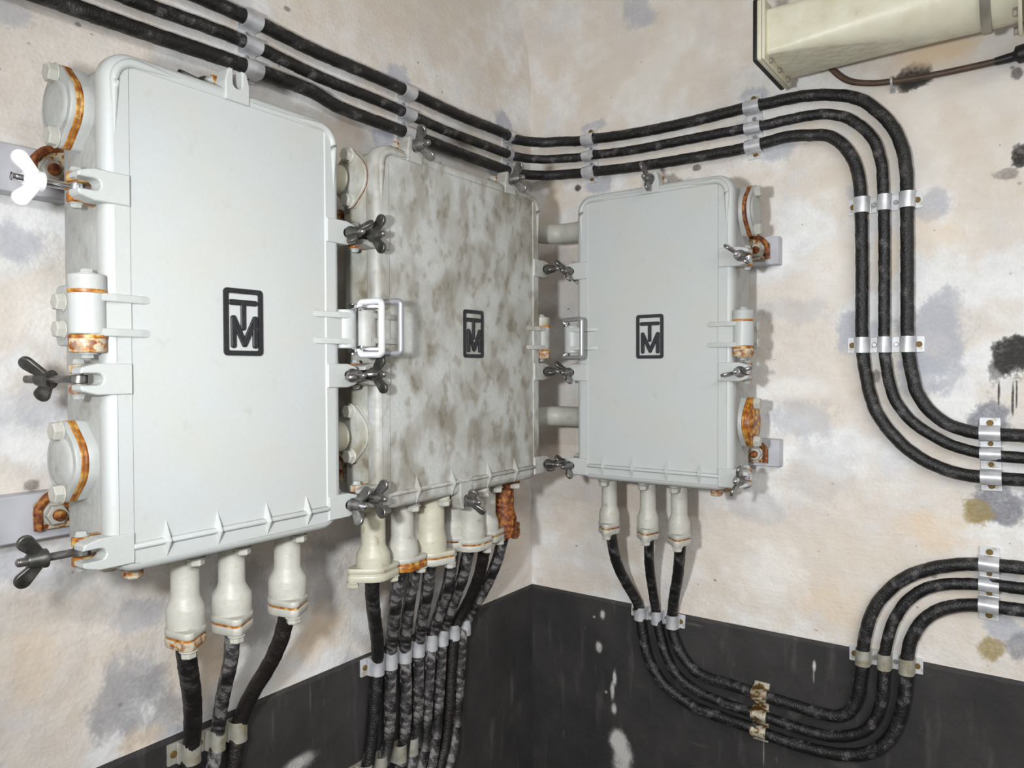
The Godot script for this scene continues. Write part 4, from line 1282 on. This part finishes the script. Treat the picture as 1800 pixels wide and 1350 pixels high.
	cable("chalk-dusted cable hanging from the nearest box's middle gland", on_left([[0.884, 1.228, 0.130], [0.882, 1.208, 0.127], [0.870, 1.169, 0.105], [0.851, 1.108, 0.059], [0.838, 1.063, 0.029], [0.834, 1.024], [0.842, 0.984], [0.850, 0.94], [0.86, 0.90]]), 0.0098, 2, g1)
	cable("black cable slanting from the nearest box's right gland, glossy at the top", on_left([[0.796, 1.230, 0.130], [0.798, 1.211, 0.128], [0.794, 1.173, 0.109], [0.790, 1.128, 0.076], [0.793, 1.084, 0.043], [0.797, 1.045, 0.021], [0.800, 1.021], [0.809, 0.969], [0.82, 0.90]]), 0.0115, 1, g1)
	var g2 := "cables hanging from the stained box"
	var k8 := [
		["dusty cable from the far left cream gland of the stained box", 0, [[0.643, 1.238, 0.137], [0.641, 1.218, 0.133], [0.606, 1.165, 0.099], [0.543, 1.086, 0.042], [0.520, 1.040, 0.019], [0.518, 1.024], [0.524, 0.976], [0.532, 0.904], [0.541, 0.866], [0.552, 0.820]]],
		["dusty cable second from left below the stained box", 2, [[0.579, 1.236, 0.137], [0.580, 1.213, 0.132], [0.558, 1.167, 0.101], [0.505, 1.090, 0.043], [0.487, 1.048, 0.020], [0.484, 1.028], [0.487, 0.963], [0.490, 0.887], [0.502, 0.849], [0.519, 0.805]]],
		["dusty cable third from left below the stained box, from a gland at the rear", 2, [[0.525, 1.234, 0.118], [0.525, 1.203, 0.112], [0.500, 1.145, 0.077], [0.465, 1.081, 0.037], [0.449, 1.035, 0.018], [0.447, 1.022], [0.445, 0.948], [0.449, 0.870], [0.460, 0.815], [0.467, 0.781]]],
		["dusty cable fourth from left below the stained box", 2, [[0.513, 1.234, 0.141], [0.508, 1.210, 0.132], [0.478, 1.161, 0.100], [0.435, 1.094, 0.049], [0.412, 1.042, 0.020], [0.411, 1.022], [0.412, 0.936], [0.418, 0.858], [0.434, 0.804], [0.443, 0.770]]],
		["dusty cable fifth from left below the stained box, from a gland at the rear", 2, [[0.428, 1.240, 0.118], [0.428, 1.220, 0.116], [0.399, 1.153, 0.081], [0.374, 1.082, 0.036], [0.371, 1.043, 0.019], [0.374, 1.025], [0.385, 0.927], [0.392, 0.847], [0.409, 0.793], [0.419, 0.759]]],
		["dusty cable sixth from left below the stained box", 2, [[0.408, 1.238, 0.141], [0.407, 1.215, 0.133], [0.384, 1.166, 0.103], [0.356, 1.107, 0.058], [0.340, 1.045, 0.020], [0.342, 1.025], [0.352, 0.917], [0.362, 0.837], [0.378, 0.781], [0.390, 0.747]]],
		["brownish cable seventh from left below the stained box", 1, [[0.353, 1.242, 0.137], [0.354, 1.218, 0.132], [0.324, 1.159, 0.097], [0.296, 1.092, 0.048], [0.300, 1.046, 0.021], [0.306, 1.024], [0.318, 0.926], [0.330, 0.823], [0.353, 0.768], [0.365, 0.734]]],
		["dusty cable below the rusted gland, rightmost under the stained box", 2, [[0.299, 1.240, 0.137], [0.302, 1.220, 0.134], [0.284, 1.169, 0.105], [0.260, 1.101, 0.055], [0.262, 1.051, 0.023], [0.271, 1.026], [0.282, 1.001], [0.289, 0.935], [0.300, 0.831], [0.327, 0.757], [0.340, 0.722]]]]
	for k in k8:
		cable(k[0], on_left(k[2]), 0.0112, k[1], g2)

# ------------------------------------------------------------------ straps
# frame: x along the strap (across the cables), y along the cables, z off the wall
func strap(label: String, xf: Transform3D, s0: float, s1: float, cables: Array, width: float, skin: Material, group: String, screw_mat: Material = null, base_skin: Material = null):
	var o := thing("cable_clamp", label, "cable clamp", xf, group)
	var st := tool()
	slab(st, rrect((s1 - s0) / 2, width / 2, 0.0015, 2), bevelled(0.0, 0.0032, 0.0005), at((s0 + s1) / 2, 0, 0), true, false)
	put("base_strip", done(st), base_skin if base_skin != null else M.strip, o)
	for c in cables:
		st = tool()
		var r: float = c[1] + 0.0002
		var prof := []
		prof.append(Vector2(c[0] - r - 0.0018, 0.0040))
		prof.append(Vector2(c[0] - r, 0.0050))
		prof.append(Vector2(c[0] - r, 0.016))
		for k in range(1, 16):
			var a := PI - PI * k / 16
			prof.append(Vector2(c[0] + cos(a) * r, 0.016 + sin(a) * r))
		prof.append(Vector2(c[0] + r, 0.016))
		prof.append(Vector2(c[0] + r, 0.0050))
		prof.append(Vector2(c[0] + r + 0.0018, 0.0040))
		var outer := []
		for i in prof.size():
			var p: Vector2 = prof[maxi(i - 1, 0)]
			var q: Vector2 = prof[mini(i + 1, prof.size() - 1)]
			var t := (q - p).normalized()
			outer.append(prof[i] + Vector2(-t.y, t.x) * 0.0012)
		var h := width / 2
		for i in prof.size() - 1:
			var a0: Vector2 = prof[i]
			var a1: Vector2 = prof[i + 1]
			var b0: Vector2 = outer[i]
			var b1: Vector2 = outer[i + 1]
			st.set_smooth_group(0)
			quad(st, Vector3(b0.x, -h, b0.y), Vector3(b1.x, -h, b1.y), Vector3(b1.x, h, b1.y), Vector3(b0.x, h, b0.y))
			st.set_smooth_group(1)
			quad(st, Vector3(a1.x, -h, a1.y), Vector3(a0.x, -h, a0.y), Vector3(a0.x, h, a0.y), Vector3(a1.x, h, a1.y))
			st.set_smooth_group(-1)
			quad(st, Vector3(a0.x, -h, a0.y), Vector3(a1.x, -h, a1.y), Vector3(b1.x, -h, b1.y), Vector3(b0.x, -h, b0.y))
			quad(st, Vector3(a1.x, h, a1.y), Vector3(a0.x, h, a0.y), Vector3(b0.x, h, b0.y), Vector3(b1.x, h, b1.y))
		put("saddle", done(st), skin, o)
	# screws at both ends and between the cables
	var spots := [s0 + 0.0085, s1 - 0.0085]
	for i in cables.size() - 1:
		spots.append((cables[i][0] + cables[i][1] + cables[i + 1][0] - cables[i + 1][1]) / 2.0)
	for i in spots.size():
		if i > 1 and cables.size() > 4:
			continue
		st = tool()
		rod(st, 0.0050 if i < 2 else 0.0040, 0.0030, 0.0058, Transform3D.IDENTITY, 16)
		box(st, Vector3(0, 0, 0.0058), Vector3(0.0060, 0.0010, 0.0008), 0.0)
		put("screw", done(st), screw_mat if screw_mat != null else (M.screw_brass if i < 2 else M.screw), o, at(spots[i], 0, 0))

func build_clamps():
	var g := "three-way cable clamps on the top and middle runs"
	# on the left wall the strap runs up (x -> +y), cables run along z
	var up_l := func(z, tilt := 0.0): return Transform3D(Basis(Vector3.RIGHT, tilt) * Basis(Vector3(0, 1, 0), Vector3(0, 0, 1), Vector3(1, 0, 0)), Vector3(0, 0, z))
	strap("zinc cable clamp above the nearest box's top clamp", up_l.call(0.765), 1.986, 2.098, [[2.0035, 0.011], [2.039, 0.0094], [2.076, 0.011]], 0.029, M.galv, g)
	strap("zinc cable clamp above the stained box's left top corner", up_l.call(0.430), 1.968, 2.092, [[1.993, 0.011], [2.0295, 0.0094], [2.070, 0.011]], 0.030, M.galv, g)
	strap("zinc cable clamp on the left wall nearest the corner", up_l.call(0.100), 1.966, 2.092, [[1.991, 0.011], [2.028, 0.0094], [2.068, 0.011]], 0.031, M.galv, g)
	var up_r := func(x, tilt := 0.0): return Transform3D(Basis(Vector3.BACK, tilt) * Basis(Vector3(0, 1, 0), Vector3(-1, 0, 0), Vector3(0, 0, 1)), Vector3(x, 0, 0))
	var mid := func(x, y, tilt): return Transform3D(Basis(Vector3.BACK, tilt) * Basis(Vector3(0, 1, 0), Vector3(-1, 0, 0), Vector3(0, 0, 1)), Vector3(x, y, 0))
	strap("zinc cable clamp on the right wall nearest the corner", mid.call(0.164, 2.02, 0.03), -0.055, 0.066, [[-0.033, 0.011], [0.003, 0.0094], [0.038, 0.011]], 0.029, M.galv, g)
	strap("zinc cable clamp on the right wall above the narrow box's right corner", mid.call(0.523, 2.017, 0.04), -0.059, 0.065, [[-0.037, 0.011], [-0.0015, 0.0094], [0.038, 0.011]], 0.030, M.galv, g)
	var flat := func(x, y, tilt := 0.0): return Transform3D(Basis(Vector3.BACK, tilt), Vector3(x, y, 0))
	strap("zinc cable clamp on the right wall's upright run, upper one", flat.call(0.75, 1.842), -0.059, 0.060, [[-0.035, 0.011], [0.001, 0.0094], [0.037, 0.011]], 0.0275, M.galv, g)
	strap("zinc cable clamp on the right wall's upright run, lower one beside a blue-grey patch", flat.call(0.75, 1.595), -0.059, 0.064, [[-0.033, 0.011], [0.003, 0.0094], [0.0395, 0.011]], 0.0275, M.galv, g)
	strap("zinc cable clamp at the right edge, upper one on dark patched plaster", mid.call(0.9105, 1.412, 0.03), -0.060, 0.060, [[-0.0365, 0.011], [0.0015, 0.0094], [0.035, 0.011]], 0.0295, M.galv, g, M.screw_brass)
	strap("zinc cable clamp at the right edge, lower one with rusty screws", mid.call(0.910, 1.1985, 0.0), -0.060, 0.061, [[-0.033, 0.011], [0.0005, 0.0094], [0.0345, 0.011]], 0.0285, M.galv, g, M.screw_brass)
	strap("zinc cable clamp on the dado line below the narrow box", flat.call(0.322, 1.034, -0.05), -0.062, 0.060, [[-0.035, 0.011], [0.003, 0.0096], [0.0375, 0.011]], 0.028, M.galv, g)
	strap("zinc cable clamp on the dado line at the foot of the lower right bend", flat.call(0.756, 1.0385), -0.059, 0.059, [[-0.0345, 0.011], [0.0, 0.0096], [0.035, 0.011]], 0.0275, M.galv_dull, g)
	strap("rust-stained cable clamp on the black dado of the right wall", mid.call(0.539, 0.888, -0.02), -0.058, 0.057, [[-0.034, 0.011], [-0.002, 0.0096], [0.037, 0.011]], 0.029, M.galv_rust, g, M.screw_brass, M.galv_rust)
	# on the left wall across hanging cables: strap x -> -z
	var flat_l := func(z, y, tilt := 0.0): return Transform3D(Basis(Vector3.RIGHT, tilt) * Basis(Vector3(0, 0, -1), Vector3(0, 1, 0), Vector3(1, 0, 0)), Vector3(0, y, z))
	strap("yellowed cable clamp on the dado line below the nearest box", flat_l.call(0.836, 1.022, 0.0), -0.066, 0.060, [[-0.039, 0.012], [0.002, 0.0098], [0.036, 0.0115]], 0.030, M.galv_dull, "clamps across hanging cables", M.screw_brass, M.galv_dull)
	var eight := []
	for z in [0.518, 0.484, 0.447, 0.411, 0.374, 0.342, 0.306, 0.271]:
		eight.append([0.395 - z, 0.0112])
	strap("eight-way cable clamp on the dado line below the stained box", flat_l.call(0.395, 1.025), -0.150, 0.148, eight, 0.031, M.galv, "clamps across hanging cables", M.screw_brass)
	var four := []
	for z in [0.548, 0.512, 0.462, 0.430]:
		four.append([0.49 - z, 0.0112])
	strap("yellowed cable clamp at the bottom edge across the stained box's cables", flat_l.call(0.49, 0.845, 0.0), -0.085, 0.08, four, 0.032, M.galv_dull, "clamps across hanging cables", M.screw_brass, M.galv_dull)

# ------------------------------------------------------------------ duct and tube
func build_duct():
	var o := thing("air_duct", "cream sheet metal air duct at the top right, square left flange, round right end", "duct", Transform3D.IDENTITY)
	var st := tool()
	# square to round, sections along x
	var n := 48
	var xs := [0.600, 0.62, 0.66, 0.70, 0.74, 0.78, 0.82, 0.86, 0.89, 0.95, 1.10, 1.30]
	var rings := []
	for x in xs:
		var t := smoothstep(0.0, 1.0, clampf((x - 0.61) / 0.29, 0, 1))
		var c := Vector2(0.134, 2.1085).lerp(Vector2(0.128, 2.122), t)
		var hz := lerpf(0.069, 0.062, t)
		var hy := lerpf(0.0375, 0.062, t)
		var r := lerpf(0.008, 0.0619, pow(t, 0.8))
		r = minf(r, minf(hz, hy) - 0.0001)
		var ring := PackedVector3Array()
		for p in rrect(hz, hy, r, n / 4 - 1):
			ring.append(Vector3(x, c.y + p.y, c.x - p.x))
		rings.append(ring)
	st.set_smooth_group(0)
	for i in rings.size() - 1:
		var a: PackedVector3Array = rings[i]
		var b: PackedVector3Array = rings[i + 1]
		for k in a.size():
			var j := (k + 1) % a.size()
			quad(st, a[k], a[j], b[j], b[k])
	put("duct_body", done(st), M.duct, o)
	# square flange with a black gasket in front
	var fx := frame(Vector3(0, 0, -1), Vector3(0, 1, 0), Vector3(1, 0, 0), Vector3(0, 2.108, 0.1385))
	st = tool()
	slab(st, rrect(0.0785, 0.0490, 0.004, 3), bevelled(0.5935, 0.6005, 0.001), fx)
	slab(st, rrect(0.0785, 0.0490, 0.004, 3), bevelled(0.6012, 0.6060, 0.001), fx)
	put("square_flange", done(st), M.duct, o)
	st = tool()
	slab(st, rrect(0.080, 0.0505, 0.004, 3), bevelled(0.5875, 0.5936, 0.0005), fx)
	var gk := put("gasket", done(st), M.rubber, o)
	gk.set_meta("label", "black rubber gasket on the open end")
	for k in 3:
		var bo := put("flange_bolt", hex_bolt(), M.duct_steel, o, fx * at(-0.05 + 0.05 * k, -0.0435, 0.606))
		bo.scale = Vector3.ONE * 0.5
	# strap band and round flanges to the right
	var rx := frame(Vector3(0, 0, -1), Vector3(0, 1, 0), Vector3(1, 0, 0), Vector3(0, 2.122, 0.128))
	st = tool()
	turned(st, [[[0.0625, 0.9], [0.067, 0.9]], [[0.067, 0.9], [0.068, 0.902], [0.068, 0.911], [0.067, 0.913]], [[0.067, 0.913], [0.0625, 0.913]]], rx, 48)
	put("band", done(st), M.duct_steel, o)
	for x in [0.946, 0.957]:
		st = tool()
		turned(st, [[[0.0625, x], [0.080, x]], [[0.080, x], [0.081, x + 0.001], [0.081, x + 0.004], [0.080, x + 0.005]], [[0.080, x + 0.005], [0.0625, x + 0.005]]], rx, 48)
		put("round_flange", done(st), M.duct, o)
	for k in 8:
		var a := TAU * (k + 0.35) / 8
		var b2 := put("flange_bolt", hex_bolt(), M.duct_steel, o, rx * Transform3D(Basis(Vector3.RIGHT, PI), Vector3(cos(a) * 0.0715, sin(a) * 0.0715, 0.946)))
		b2.scale = Vector3.ONE * 0.7
	# pipe that climbs the wall behind the duct
	st = tool()
	tube(st, PackedVector3Array([Vector3(0.693, 2.02 + 0.09, 0.032), Vector3(0.693, 2.2, 0.032), Vector3(0.693, 2.26, 0.036), Vector3(0.693, 2.32, 0.066)]), 0.022, 20)
	var bp := put("black_pipe", done(st), M.black)
	tag(bp, "black pipe rising from behind the cream duct at the top edge", "pipe")
	# brown tube below the duct
	st = tool()
	var pts := []
	for p in [[0.650, 2.13], [0.657, 2.108], [0.667, 2.090], [0.692, 2.066], [0.729, 2.0535], [0.761, 2.0495], [0.808, 2.046], [0.874, 2.046], [0.925, 2.0475]]:
		pts.append(Vector3(p[0], p[1], 0.013))
	tube(st, smooth_path(pts, 0.004), 0.0053, 14)
	var tb := put("brown_tube", done(st), M.brown)
	tag(tb, "thin brown tube curving out below the cream duct", "tube")
	st = tool()
	var pl := smooth_path([Vector3(0.912, 2.047, 0.013), Vector3(0.935, 2.0485, 0.014), Vector3(0.952, 2.051, 0.016), Vector3(1.02, 2.060, 0.018)], 0.003)
	tube(st, pl, func(_i, _k, l): return 0.0064 + 0.001 * smoothstep(0.0, 0.02, l) + 0.0065 * smoothstep(0.026, 0.030, l), 18)
	var cn := put("cable_connector", done(st), M.rubber)
	tag(cn, "black rubber connector on the end of the brown tube", "connector")
	var cl := thing("tube_clip", "small steel clip holding the brown tube on the tar patch", "clip", at(0.762, 2.0495, 0.0))
	st = tool()
	var ring2 := PackedVector3Array()
	for k in 13:
		var a := -0.2 + (PI + 0.4) * k / 12
		ring2.append(Vector3(0, cos(a) * 0.0068, 0.013 + sin(a) * 0.0068))
	tube(st, ring2, 0.0022, 8)
	box(st, Vector3(0, -0.011, 0.003), Vector3(0.008, 0.012, 0.006), 0.001)
	put("clip_band", done(st), M.galv, cl)
	st = tool()
	rod(st, 0.003, 0.0055, 0.0078, Transform3D.IDENTITY, 12)
	put("screw", done(st), M.screw, cl, at(0, -0.0125, 0))
